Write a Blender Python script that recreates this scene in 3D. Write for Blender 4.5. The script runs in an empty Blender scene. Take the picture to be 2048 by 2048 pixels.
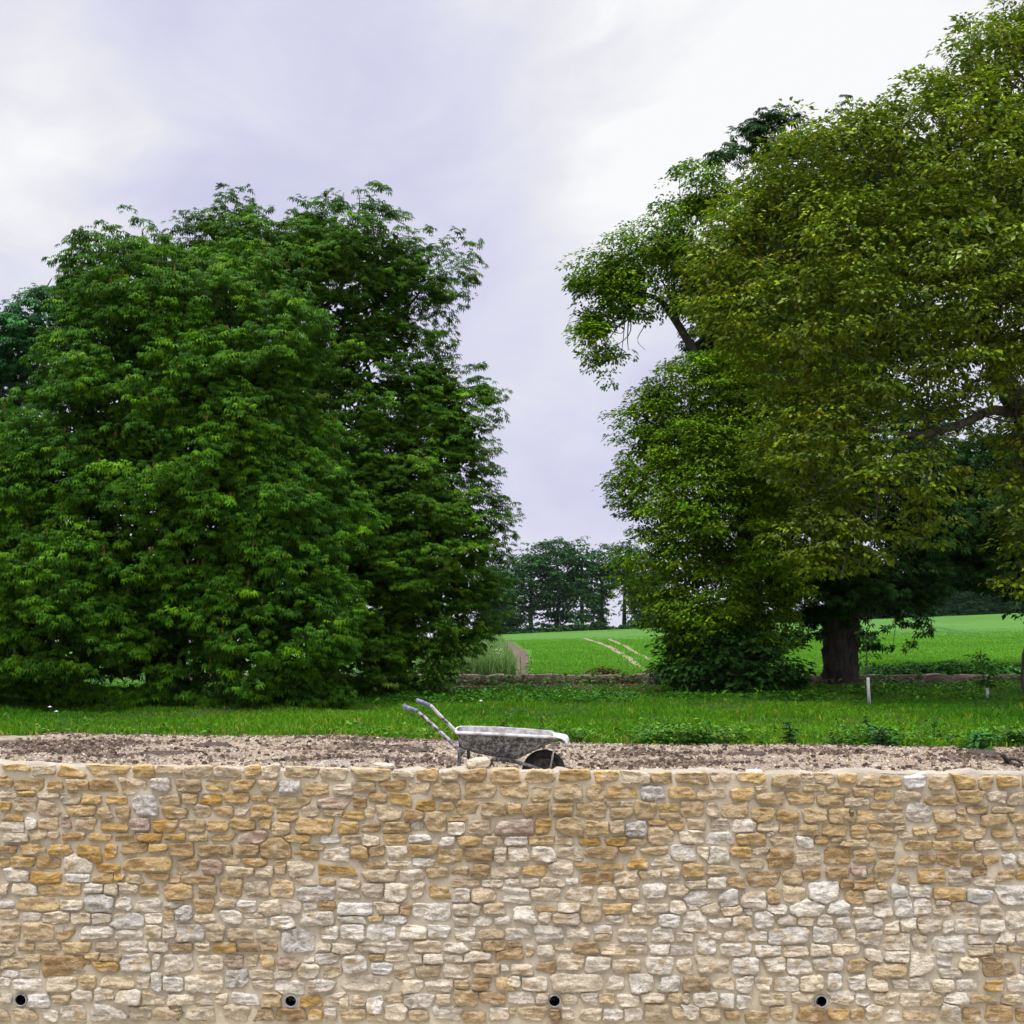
import bpy, math, random
import numpy as np
from mathutils import Vector

sc = bpy.context.scene
COL = sc.collection
F = 2400.0            # focal length in photo pixels (photo is 2048 px wide)
HZ = 1250.0           # horizon row of the photo
ZC = 1.45             # eye height of the camera
HAZE = 0.00005
# ------------------------------------------------------------------ camera
cam = bpy.data.cameras.new("camera"); camo = bpy.data.objects.new("camera", cam); COL.objects.link(camo)
cam.sensor_width = 36; cam.lens = 36*F/2048; cam.shift_y = (HZ-1024)/2048
cam.clip_start = 0.1; cam.clip_end = 3000
camo.location = (0, 0, ZC); camo.rotation_euler = (math.radians(90), 0, 0)
sc.camera = camo
# ------------------------------------------------------------------ exposure / render
sc.view_settings.view_transform = 'Standard'; sc.view_settings.look = 'None'
sc.view_settings.exposure = 0.0; sc.view_settings.gamma = 1.0
sc.cycles.max_bounces = 6; sc.cycles.diffuse_bounces = 2; sc.cycles.glossy_bounces = 2
sc.cycles.transmission_bounces = 3; sc.cycles.volume_bounces = 0; sc.cycles.transparent_max_bounces = 6
sc.cycles.use_denoising = True
# ------------------------------------------------------------------ world: overcast sky
SUN_EL, SUN_AZ = 68.0, 215.0       # azimuth measured from +Y clockwise: behind the camera, to the left
w = bpy.data.worlds.new("World"); sc.world = w; w.use_nodes = True
nt = w.node_tree; nt.nodes.clear(); N = nt.nodes; Lk = nt.links.new
def wn(t, **k):
    n = N.new(t)
    for a, b in k.items(): setattr(n, a, b)
    return n
def wmath(op, a, b=None, c=None, clamp=False):
    n = wn('ShaderNodeMath', operation=op); n.use_clamp = clamp
    for i, v in enumerate((a, b, c)):
        if v is None: continue
        if isinstance(v, (int, float)): n.inputs[i].default_value = v
        else: Lk(v, n.inputs[i])
    return n.outputs[0]
def pixdir(px, py):
    v = Vector(((px-1024)/F, 1.0, (HZ-py)/F)); v.normalize(); return v
tc = wn('ShaderNodeTexCoord'); D = tc.outputs['Generated']
sky = wn('ShaderNodeTexSky'); sky.sky_type = 'NISHITA'; sky.sun_disc = False
sky.sun_elevation = math.radians(SUN_EL); sky.sun_rotation = math.radians(SUN_AZ)
sep = wn('ShaderNodeSeparateXYZ'); Lk(D, sep.inputs[0])
mp = wn('ShaderNodeMapping'); mp.inputs['Scale'].default_value = (1.0, 1.0, 1.5); Lk(D, mp.inputs[0])
nz = wn('ShaderNodeTexNoise'); nz.inputs['Scale'].default_value = 4.2; nz.inputs['Detail'].default_value = 6
nz.inputs['Roughness'].default_value = 0.5; nz.inputs['Distortion'].default_value = 0.9; Lk(mp.outputs[0], nz.inputs['Vector'])
nz2 = wn('ShaderNodeTexNoise'); nz2.inputs['Scale'].default_value = 11; nz2.inputs['Detail'].default_value = 7; nz2.inputs['Roughness'].default_value = .6; nz2.inputs['Distortion'].default_value = 1.2; Lk(mp.outputs[0], nz2.inputs['Vector'])
cloud = wmath('ADD', wmath('MULTIPLY', wmath('SUBTRACT', nz.outputs['Fac'], 0.5), 2.3), wmath('MULTIPLY', wmath('SUBTRACT', nz2.outputs['Fac'], 0.5), .85))
def blob(px, py, deg, amt):
    v = pixdir(px, py)
    dp = wn('ShaderNodeVectorMath', operation='DOT_PRODUCT'); Lk(D, dp.inputs[0]); dp.inputs[1].default_value = v
    c0 = math.cos(math.radians(deg))
    mr = wn('ShaderNodeMapRange', interpolation_type='SMOOTHERSTEP'); Lk(dp.outputs['Value'], mr.inputs[0])
    mr.inputs[1].default_value = c0; mr.inputs[2].default_value = 1.0
    mr.inputs[3].default_value = 0; mr.inputs[4].default_value = amt
    return mr.outputs[0]
acc = cloud
for b in [(1600, 40, 17, .8), (1800, 250, 14, .4), (40, 320, 8, .45), (60, 60, 12, .05), (1120, 640, 6, .3), (1300, 90, 12, .3), (250, 520, 9, .12),
          (760, 140, 18, -.16), (500, 330, 10, -.12), (850, 420, 10, -.1), (1080, 900, 12, -.25)]:
    acc = wmath('ADD', acc, blob(*b))
fac = wmath('ADD', wmath('MULTIPLY', acc, 0.55), 0.42, clamp=True)
cr = wn('ShaderNodeValToRGB'); Lk(fac, cr.inputs[0]); e = cr.color_ramp.elements
e[0].position = 0.0; e[0].color = (.64, .64, .86, 1)
e[1].position = 1.0; e[1].color = (1.05, 1.05, 1.06, 1)
for p, c in ((.3, (.73, .725, .915, 1)), (.5, (.795, .80, .94, 1)), (.75, (.90, .90, .96, 1))):
    x = e.new(p); x.color = c
up = wn('ShaderNodeMapRange', interpolation_type='SMOOTHSTEP'); Lk(sep.outputs['Z'], up.inputs[0])
up.inputs[1].default_value = .50; up.inputs[2].default_value = .97; up.inputs[3].default_value = 0.0; up.inputs[4].default_value = 5.0
bk = wn('ShaderNodeMapRange', interpolation_type='SMOOTHSTEP'); Lk(wmath('MULTIPLY', sep.outputs['Y'], -1), bk.inputs[0])
bk.inputs[1].default_value = -.1; bk.inputs[2].default_value = .8; bk.inputs[3].default_value = 1.0; bk.inputs[4].default_value = 1.15
gn = wmath('MULTIPLY', wmath('ADD', up.outputs[0], 1.0), bk.outputs[0])
bg1 = wn('ShaderNodeBackground'); Lk(cr.outputs[0], bg1.inputs[0]); Lk(gn, bg1.inputs[1])
bg2 = wn('ShaderNodeBackground'); Lk(sky.outputs[0], bg2.inputs[0]); bg2.inputs[1].default_value = 0.05
mix = wn('ShaderNodeMixShader'); mix.inputs[0].default_value = 0.10
Lk(bg1.outputs[0], mix.inputs[1]); Lk(bg2.outputs[0], mix.inputs[2])
wo = wn('ShaderNodeOutputWorld'); Lk(mix.outputs[0], wo.inputs[0])
# sun lamp, very soft (overcast)
sl = bpy.data.lights.new("sun", 'SUN'); sl.energy = 1.5; sl.angle = math.radians(10); sl.color = (1, .95, .88)
so = bpy.data.objects.new("sun", sl); COL.objects.link(so)
az = math.radians(SUN_AZ); el = math.radians(SUN_EL)
sv = Vector((math.sin(az)*math.cos(el), math.cos(az)*math.cos(el), math.sin(el)))
so.rotation_euler = sv.to_track_quat('Z', 'Y').to_euler(); so.location = sv*40

# ------------------------------------------------------------------ helpers
rng = np.random.default_rng(7)
def at(px, py, d):
    return np.array([(px-1024)/F*d, d, ZC+(HZ-py)/F*d])
def vnoise(P, seed=0):
    P = np.asarray(P, dtype=np.float64); i = np.floor(P).astype(np.int64); f = P-i; f = f*f*(3-2*f)
    def h(ix, iy, iz):
        n = (ix*374761393 + iy*668265263 + iz*2147483647 + seed*144665) & 0xffffffff
        n = ((n ^ (n >> 13))*1274126177) & 0xffffffff
        n = n ^ (n >> 16)
        return (n & 0xffff)/32767.5-1
    r = 0
    for dx in (0, 1):
        wx = f[..., 0] if dx else 1-f[..., 0]
        for dy in (0, 1):
            wy = f[..., 1] if dy else 1-f[..., 1]
            for dz in (0, 1):
                wz = f[..., 2] if dz else 1-f[..., 2]
                r = r + wx*wy*wz*h(i[..., 0]+dx, i[..., 1]+dy, i[..., 2]+dz)
    return r
def fbm(P, seed=0, o=3):
    s = 0; a = 1.0; P = np.asarray(P, float)
    for k in range(o):
        s = s+a*vnoise(P*(2**k), seed+k*17); a *= .5
    return s
def norm(v): return v/np.maximum(np.linalg.norm(v, axis=-1, keepdims=True), 1e-9)
def tag(o, label=None, cat=None, group=None, kind=None):
    if label: o['label'] = label
    if cat: o['category'] = cat
    if group: o['group'] = group
    if kind: o['kind'] = kind
    return o
def empty(name, loc, label, cat, group=None):
    o = bpy.data.objects.new(name, None); COL.objects.link(o); o.location = loc; o.empty_display_size = .2
    return tag(o, label, cat, group)
def mesh_np(name, V, Fc, mat, parent=None, col=None, smooth=True, origin=None, attr='tint'):
    """V (n,3); Fc (m,k) all the same k, or list of arrays"""
    V = np.asarray(V, np.float32)
    if origin is None: origin = np.zeros(3)
    if parent is not None: origin = np.array(parent.location) if parent.parent is None else np.array(parent.location)+np.array(parent.parent.location)
    V = V-np.asarray(origin, np.float32)
    Fs = Fc if isinstance(Fc, list) else [Fc]
    Fs = [np.asarray(f, np.int32) for f in Fs if len(f)]
    tot = sum(f.size for f in Fs); nf = sum(len(f) for f in Fs)
    me = bpy.data.meshes.new(name)
    me.vertices.add(len(V)); me.vertices.foreach_set('co', V.ravel())
    me.loops.add(tot); me.polygons.add(nf)
    me.loops.foreach_set('vertex_index', np.concatenate([f.ravel() for f in Fs]))
    ls = []; s = 0
    for f in Fs:
        ls.append(s+np.arange(len(f))*f.shape[1]); s += f.size
    me.polygons.foreach_set('loop_start', np.concatenate(ls).astype(np.int32))
    me.polygons.foreach_set('use_smooth', np.full(nf, smooth))
    if col is not None:
        c = np.ones((len(V), 4), np.float32); c[:, :3] = col
        a = me.color_attributes.new(attr, 'FLOAT_COLOR', 'POINT'); a.data.foreach_set('color', c.ravel())
    me.update(calc_edges=True); me.validate()
    me.materials.append(mat)
    o = bpy.data.objects.new(name, me); COL.objects.link(o)
    if parent is not None: o.parent = parent
    else: o.location = origin
    return o
class MB:
    """gathers several small shapes into one mesh"""
    def __init__(s): s.V = []; s.F4 = []; s.F3 = []; s.C = []; s.n = 0
    def add(s, V, F4=None, F3=None, c=(1, 1, 1)):
        V = np.asarray(V, float); s.V.append(V); s.C.append(np.broadcast_to(np.asarray(c, float), (len(V), 3)))
        if F4 is not None and len(F4): s.F4.append(np.asarray(F4)+s.n)
        if F3 is not None and len(F3): s.F3.append(np.asarray(F3)+s.n)
        s.n += len(V)
    def build(s, name, mat, parent=None, smooth=True, origin=None):
        Fs = []
        if s.F4: Fs.append(np.concatenate(s.F4))
        if s.F3: Fs.append(np.concatenate(s.F3))
        return mesh_np(name, np.concatenate(s.V), Fs, mat, parent, np.concatenate(s.C), smooth, origin)
def tube(pts, rad, n=10, rough=0.0, seed=0, cap=True):
    pts = np.asarray(pts, float); m = len(pts); rad = np.broadcast_to(np.asarray(rad, float), (m,))
    T = np.gradient(pts, axis=0); T = norm(T)
    u = np.array([0, 0, 1.0]) if abs(T[0][2]) < .9 else np.array([1.0, 0, 0])
    V = []
    for i in range(m):
        a = norm(np.cross(T[i], u)); b = np.cross(T[i], a); u = -np.cross(T[i], a) if False else u
        th = np.arange(n)/n*2*math.pi
        r = rad[i]*(1+(rough*vnoise(np.stack([np.cos(th)*2.2, np.sin(th)*2.2, np.full(n, i*.6)], 1), seed) if rough else 0))
        V.append(pts[i]+np.outer(np.cos(th)*r, a)+np.outer(np.sin(th)*r, b))
    V = np.concatenate(V)
    i, j = np.meshgrid(np.arange(m-1), np.arange(n), indexing='ij'); i = i.ravel(); j = j.ravel(); k = (j+1) % n
    F4 = np.stack([i*n+j, i*n+k, (i+1)*n+k, (i+1)*n+j], 1)
    F3 = []
    if cap:
        V = np.concatenate([V, pts[:1], pts[-1:]])
        j = np.arange(n); k = (j+1) % n
        F3 = np.concatenate([np.stack([k, j, np.full(n, m*n)], 1), np.stack([(m-1)*n+j, (m-1)*n+k, np.full(n, m*n+1)], 1)])
    return V, F4, F3
def spline(P, n=24):
    """Catmull-Rom through the points P"""
    P = np.asarray(P, float); Q = np.concatenate([2*P[:1]-P[1:2], P, 2*P[-1:]-P[-2:-1]]); out = []
    seg = len(P)-1; per = max(2, n//seg)
    for s in range(seg):
        a, b, c, d = Q[s:s+4]
        for t in np.linspace(0, 1, per, endpoint=False):
            out.append(.5*((2*b)+(c-a)*t+(2*a-5*b+4*c-d)*t*t+(3*b-3*c+d-a)*t**3))
    out.append(P[-1]); return np.array(out)
def gridF(nx, ny):
    i, j = np.meshgrid(np.arange(ny-1), np.arange(nx-1), indexing='ij'); i = i.ravel(); j = j.ravel()
    return np.stack([i*nx+j, i*nx+j+1, (i+1)*nx+j+1, (i+1)*nx+j], 1)

# ------------------------------------------------------------------ materials
class M:
    def __init__(s, name):
        s.m = bpy.data.materials.new(name); s.m.use_nodes = True; s.t = s.m.node_tree; s.t.nodes.clear()
        s.out = s.n('ShaderNodeOutputMaterial'); s.b = s.n('ShaderNodeBsdfPrincipled'); s.l(s.b.outputs[0], s.out.inputs[0])
        s.co = s.n('ShaderNodeTexCoord').outputs['Object']
    def n(s, t): return s.t.nodes.new(t)
    def l(s, a, b): s.t.links.new(a, b)
    def noise(s, scale, detail=4, rough=.55, vec=None, sc=None, dist=0):
        v = vec or s.co
        if sc is not None:
            mp = s.n('ShaderNodeMapping'); mp.inputs['Scale'].default_value = sc; s.l(v, mp.inputs[0]); v = mp.outputs[0]
        n = s.n('ShaderNodeTexNoise'); n.inputs['Scale'].default_value = scale; n.inputs['Detail'].default_value = detail
        n.inputs['Roughness'].default_value = rough; n.inputs['Distortion'].default_value = dist; s.l(v, n.inputs['Vector']); return n.outputs['Fac']
    def ramp(s, f, stops):
        r = s.n('ShaderNodeValToRGB'); s.l(f, r.inputs[0]); e = r.color_ramp.elements
        while len(e) < len(stops): e.new(.5)
        for x, (p, c) in zip(e, stops):
            x.position = p; x.color = (c, c, c, 1) if isinstance(c, (int, float)) else (*c, 1)
        return r.outputs[0]
    def mix(s, f, a, b, mode='MIX'):
        m = s.n('ShaderNodeMix'); m.data_type = 'RGBA'; m.blend_type = mode
        for i, v in ((0, f), (6, a), (7, b)):
            if isinstance(v, (int, float)): m.inputs[i].default_value = v if i == 0 else (v, v, v, 1)
            elif isinstance(v, tuple): m.inputs[i].default_value = (*v, 1)
            else: s.l(v, m.inputs[i])
        return m.outputs[2]
    def attr(s, name='tint'):
        a = s.n('ShaderNodeAttribute'); a.attribute_name = name; return a.outputs['Color']
    def bump(s, h, strength=.4, dist=.02):
        b = s.n('ShaderNodeBump'); b.inputs['Strength'].default_value = strength; b.inputs['Distance'].default_value = dist
        s.l(h, b.inputs['Height']); s.l(b.outputs[0], s.b.inputs['Normal'])
    def col(s, c):
        if isinstance(c, tuple): s.b.inputs['Base Color'].default_value = (*c, 1)
        else: s.l(c, s.b.inputs['Base Color'])
    def rough(s, r, spec=.5):
        s.b.inputs['Roughness'].default_value = r; s.b.inputs['Specular IOR Level'].default_value = spec

def mat_leaf(name, rough=.55, trans=.14, spec=.05):
    m = M(name); c = m.attr(); m.col(c); m.rough(rough, spec)
    tr = m.n('ShaderNodeBsdfTranslucent'); tc_ = m.mix(1.0, c, (1.3, 1.35, .5), 'MULTIPLY'); m.l(tc_, tr.inputs[0])
    ms = m.n('ShaderNodeMixShader'); ms.inputs[0].default_value = trans
    m.l(m.b.outputs[0], ms.inputs[1]); m.l(tr.outputs[0], ms.inputs[2]); m.l(ms.outputs[0], m.out.inputs[0]); return m.m
LEAF = mat_leaf('leaf'); GRASS = mat_leaf('grass_blade', .7, .35, .1)
def mat_bark(name, a, b):
    m = M(name); n1 = m.noise(3, 6, .65, sc=(3.5, 3.5, .45)); n2 = m.noise(18, 4, .6)
    c = m.ramp(n1, ((.3, a), (.62, b))); c = m.mix(.35, c, m.ramp(n2, ((.3, .25), (.7, 1.0))), 'MULTIPLY'); m.col(c); m.rough(.9, .2)
    m.bump(n1, .9, .06); return m.m
BARK = mat_bark('bark_dark', (.016, .013, .010), (.085, .068, .052)); BARKG = mat_bark('bark_grey', (.035, .03, .024), (.17, .145, .115))
m = M('stone'); c = m.attr(); n1 = m.noise(9, 6, .65); n2 = m.noise(60, 5, .7); n3 = m.noise(26, 4, .6, sc=(1, 1, 2.4), dist=.6)
c = m.mix(.55, c, m.ramp(n1, ((.28, (.52, .50, .50)), (.5, (.98, .97, .93)), (.72, (1.3, 1.3, 1.3)))), 'MULTIPLY')
c = m.mix(.9, c, m.ramp(n3, ((.3, (.50, .46, .40)), (.45, (.94, .92, .88)), (.6, (1.06, 1.06, 1.06)), (.75, (1.25, 1.28, 1.35)))), 'MULTIPLY')
c = m.mix(.55, c, m.ramp(n2, ((.3, .62), (.7, 1.22))), 'MULTIPLY'); m.col(c); m.rough(.92, .2)
hh = m.mix(.5, n3, n2); m.bump(hh, 1.0, .03); STONE = m.m
m = M('mortar'); n1 = m.noise(4, 5, .6); n2 = m.noise(45, 4, .6); n3 = m.noise(140, 3, .6)
c = m.ramp(n1, ((.3, (.46, .405, .30)), (.7, (.64, .575, .44)))); c = m.mix(.4, c, m.ramp(n2, ((.3, .75), (.7, 1.15))), 'MULTIPLY')
c = m.mix(1.0, c, m.attr(), 'MULTIPLY'); m.col(c)
m.rough(.95, .1); m.bump(m.mix(.5, n2, n3), .5, .006); MORTAR = m.m
m = M('ground'); c = m.attr(); n1 = m.noise(30, 5, .7); n2 = m.noise(3, 4, .6)
c = m.mix(.8, c, m.ramp(n1, ((.35, .55), (.65, 1.3))), 'MULTIPLY'); c = m.mix(.5, c, m.ramp(n2, ((.3, .7), (.7, 1.2))), 'MULTIPLY')
m.col(c); m.rough(.95, .1); m.bump(n1, .7, .03); GROUND = m.m
m = M('pebble'); c = m.attr(); m.col(m.mix(.4, c, m.ramp(m.noise(40, 3), ((.3, .7), (.7, 1.2))), 'MULTIPLY')); m.rough(.9, .2); PEBBLE = m.m
m = M('field_crop'); n1 = m.noise(.05, 4, .5); n2 = m.noise(1.2, 5, .75, sc=(1, .25, 1)); n4 = m.noise(7, 3, .7)
c = m.ramp(n1, ((.3, (.048, .140, .014)), (.7, (.070, .180, .019)))); c = m.mix(.75, c, m.ramp(n2, ((.3, (.70, .74, .7)), (.7, (1.25, 1.2, 1.2)))), 'MULTIPLY')
wv = m.n('ShaderNodeTexWave'); wv.inputs['Scale'].default_value = .42; wv.inputs['Distortion'].default_value = 1.6; wv.inputs['Detail'].default_value = 2
wv.inputs['Detail Scale'].default_value = .3
mpp = m.n('ShaderNodeMapping'); mpp.inputs['Rotation'].default_value = (0, 0, math.radians(64)); m.l(m.co, mpp.inputs[0]); m.l(mpp.outputs[0], wv.inputs[0])
c = m.mix(.4, c, m.ramp(wv.outputs['Fac'], ((.2, .6), (.8, 1.2))), 'MULTIPLY'); c = m.mix(.4, c, m.ramp(n4, ((.3, .7), (.7, 1.2))), 'MULTIPLY')
c = m.mix(1.0, c, m.attr(), 'MULTIPLY')
m.col(c); m.rough(.9, .1); m.bump(n2, .6, .2); FIELD = m.m
def simple(name, a, b, scale=20, rough=.6, spec=.4, bump=.3, metal=0, lo=.4, hi=.6, dist=.01):
    m = M(name); n = m.noise(scale, 6, .65); m.col(m.ramp(n, ((lo, a), (hi, b)))); m.rough(rough, spec); m.b.inputs['Metallic'].default_value = metal
    m.bump(n, bump, dist); return m.m
TRACK = simple('dry_soil', (.14, .13, .065), (.27, .23, .13), 3, .95, .1)
SOIL = simple('brown_soil', (.06, .045, .03), (.13, .10, .065), 3, .95, .1)
WOOD = simple('twig_wood', (.04, .03, .025), (.09, .07, .055), 30, .9, .1)

# ------------------------------------------------------------------ terrain
GB = -0.09
def gravel_edge(x):
    x = np.asarray(x, float)
    return 15.95-0.155*x-.006*x*x*(x < 0)+.18*vnoise(np.stack([x*1.3, x*0, x*0], -1), 3)+.08*vnoise(np.stack([x*4.3, x*0, x*0], -1), 4)
def ridge(x): return np.clip(-0.15+0.0405*(np.asarray(x, float)+2.8), -3.0, 9)
def gz(x, y):
    x = np.asarray(x, float); y = np.asarray(y, float)
    P = np.stack([x, y, x*0], -1)
    near = GB+.035*vnoise(P*.45, 5)+.02*vnoise(P*1.3, 6)
    gr = np.clip((gravel_edge(x)-y)/.6, 0, 1)
    near = near+gr*(.022*fbm(P*2.6, 8, 3)+.012*np.abs(vnoise(P*9, 9)))
    near = near+np.clip((y-16)/4, 0, 1)*.05*fbm(P*.7, 12, 2)
    near = near+np.clip(1-np.abs(y-28.0)/2.2, 0, 1)*.05
    t = np.clip((y-31.2)/170.0, 0, 1)
    fld = .02+ridge(x)*(t*.75+.25*t*t*(3-2*t))+.05*vnoise(P*.12, 15)
    back = np.clip((y-201)/70.0, 0, 1)
    fld = fld-9*back*back-5*np.clip((y-230)/120, 0, 1)
    k = np.clip((y-30.9)/.5, 0, 1)
    return near*(1-k)+fld*k
def ground_at(px, py):
    d = 12.0
    while d < 260:
        p = at(px, py, d)
        if p[2] <= gz(p[0], p[1]): return p
        d += .05+d*.0015
    return at(px, py, 260)
EX = np.arange(-17, 17.01, .085); EY = np.arange(10.2, 30.9, .085)
X, Y = np.meshgrid(EX, EY); Z = gz(X, Y)
V = np.stack([X.ravel(), Y.ravel(), Z.ravel()], 1)
isg = np.clip((gravel_edge(V[:, 0])-V[:, 1])/.12+.5, 0, 1)[:, None]
P2 = V*np.array([1, 1, 0])
soil = np.clip((fbm(P2*np.array([.55, 2.2, 1]), 21, 4)-.15+.25*np.exp(-((V[:, 1]-15.3-.1*np.abs(V[:, 0]))/1.0)**2)*(V[:, 0] < -1)-.35*np.exp(-((V[:, 1]-12.6)/.7)**2))*2.2, 0, 1)[:, None]
peb = np.array([.31, .25, .172])*(1+.25*vnoise(P2*7, 23)[:, None]); dk = np.array([.105, .08, .06])*(1+.3*vnoise(P2*5, 24)[:, None])
cg = peb*(1-soil)+dk*soil
blue = np.exp(-(((V[:, 0]+1.95)/.33)**2)**2-((V[:, 1]-12.7)/.5)**2)[:, None]; cg = cg*(1-blue)+np.array([.40, .42, .43])*blue
lawn = np.array([.045, .07, .018])*(1+.3*vnoise(P2*2, 25)[:, None])
bare = np.clip(fbm(P2*.8, 26, 3)+np.clip((V[:, 1]-26.2)/2.4, 0, 1.2)-.75, 0, 1)[:, None]; lawn = lawn*(1-bare)+np.array([.075, .055, .035])*bare
tag(mesh_np('ground', V, gridF(len(EX), len(EY)), GROUND, col=cg*isg+lawn*(1-isg)), kind='structure')
# outer ground beside the near sheet, then the field to the horizon
def spaced(a, b, n, p=1.8): return a+(b-a)*np.linspace(0, 1, n)**p
for sgn in (-1, 1):
    ex = sgn*(17+spaced(0, 140, 60)); ex = np.sort(ex); X, Y = np.meshgrid(ex, np.linspace(10.2, 30.9, 40)); Z = gz(X, Y)-.004
    tag(mesh_np('ground', np.stack([X.ravel(), Y.ravel(), Z.ravel()], 1), gridF(60, 40), GROUND, col=(.06, .085, .03)), kind='structure')
fx = np.concatenate([-spaced(12, 420, 70, 2)[::-1], np.linspace(-11.5, 60, 150), spaced(61, 420, 70, 2)]); fy = np.concatenate([np.linspace(30.85, 120, 190), spaced(120.5, 520, 130, 1.7)])
X, Y = np.meshgrid(fx, fy); Z = gz(X, Y)
V = np.stack([X.ravel(), Y.ravel(), Z.ravel()], 1)
tag(mesh_np('field', V, gridF(len(fx), len(fy)), FIELD, col=(1, 1, 1)), kind='structure')
# lower ground on the camera side of the wall
ZL = ZC-(2064-HZ)*9.95/F
ex = np.linspace(-60, 60, 160); ey = np.concatenate([-spaced(0, 60, 40)[::-1], np.linspace(.3, 10.3, 100)]); X, Y = np.meshgrid(ex, ey)
V = np.stack([X.ravel(), Y.ravel(), (X*0+ZL).ravel()+.02*fbm(np.stack([X.ravel(), Y.ravel(), X.ravel()*0], 1)*1.2, 31, 3)-.02], 1)
tag(mesh_np('lower_ground', V, gridF(len(ex), len(ey)), GROUND, col=(.30, .26, .2)), kind='structure')
tag(mesh_np('concrete_path', np.array([(-6, 9.62, ZL+.02), (6, 9.62, ZL+.02), (6, 10.1, ZL+.02), (-6, 10.1, ZL+.02), (-6, 9.62, ZL-.1), (6, 9.62, ZL-.1)]), np.array([(0, 1, 2, 3), (4, 5, 1, 0)]), MORTAR, col=(1, 1, .95), smooth=False), kind='structure')
# field tracks and bare strip
def ribbon(name, pix, w0, w1, mat, lift=.03, label=None, n=60, jit=.15):
    C = spline([ground_at(*p) for p in pix], n); T = norm(np.gradient(C, axis=0)); S = np.stack([T[:, 1], -T[:, 0], T[:, 0]*0], 1)
    wd = np.linspace(w0, w1, len(C))*(1+jit*vnoise(C*.9, 44)); A = C-S*wd[:, None]/2; B = C+S*wd[:, None]/2; rows = []
    for t in np.linspace(0, 1, 5):
        R = A*(1-t)+B*t; R[:, 2] = gz(R[:, 0], R[:, 1])+lift; rows.append(R)
    V = np.concatenate(rows); return tag(mesh_np(name, V, gridF(len(C), 5), mat), kind='structure')
ribbon('track', [(1170, 1277), (1205, 1290), (1240, 1308), (1272, 1330), (1302, 1351)], .42, .17, TRACK)
ribbon('track', [(1218, 1279), (1245, 1291), (1275, 1308), (1300, 1322)], .34, .16, TRACK)
ribbon('dirt_strip', [(1008, 1284), (1022, 1297), (1036, 1312), (1040, 1328), (1036, 1340), (1048, 1356)], 1.2, .42, SOIL, n=40, jit=.4)
ribbon('wheel_rut', [(1830, 1251), (1890, 1257), (1960, 1267), (2060, 1282)], 1.4, .8, simple('rut_green', (.03, .10, .012), (.05, .14, .018), 2, .9, .1))
ribbon('wheel_rut', [(1790, 1252), (1880, 1263), (1980, 1276), (2060, 1290)], .8, .5, bpy.data.materials['rut_green'])

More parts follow.
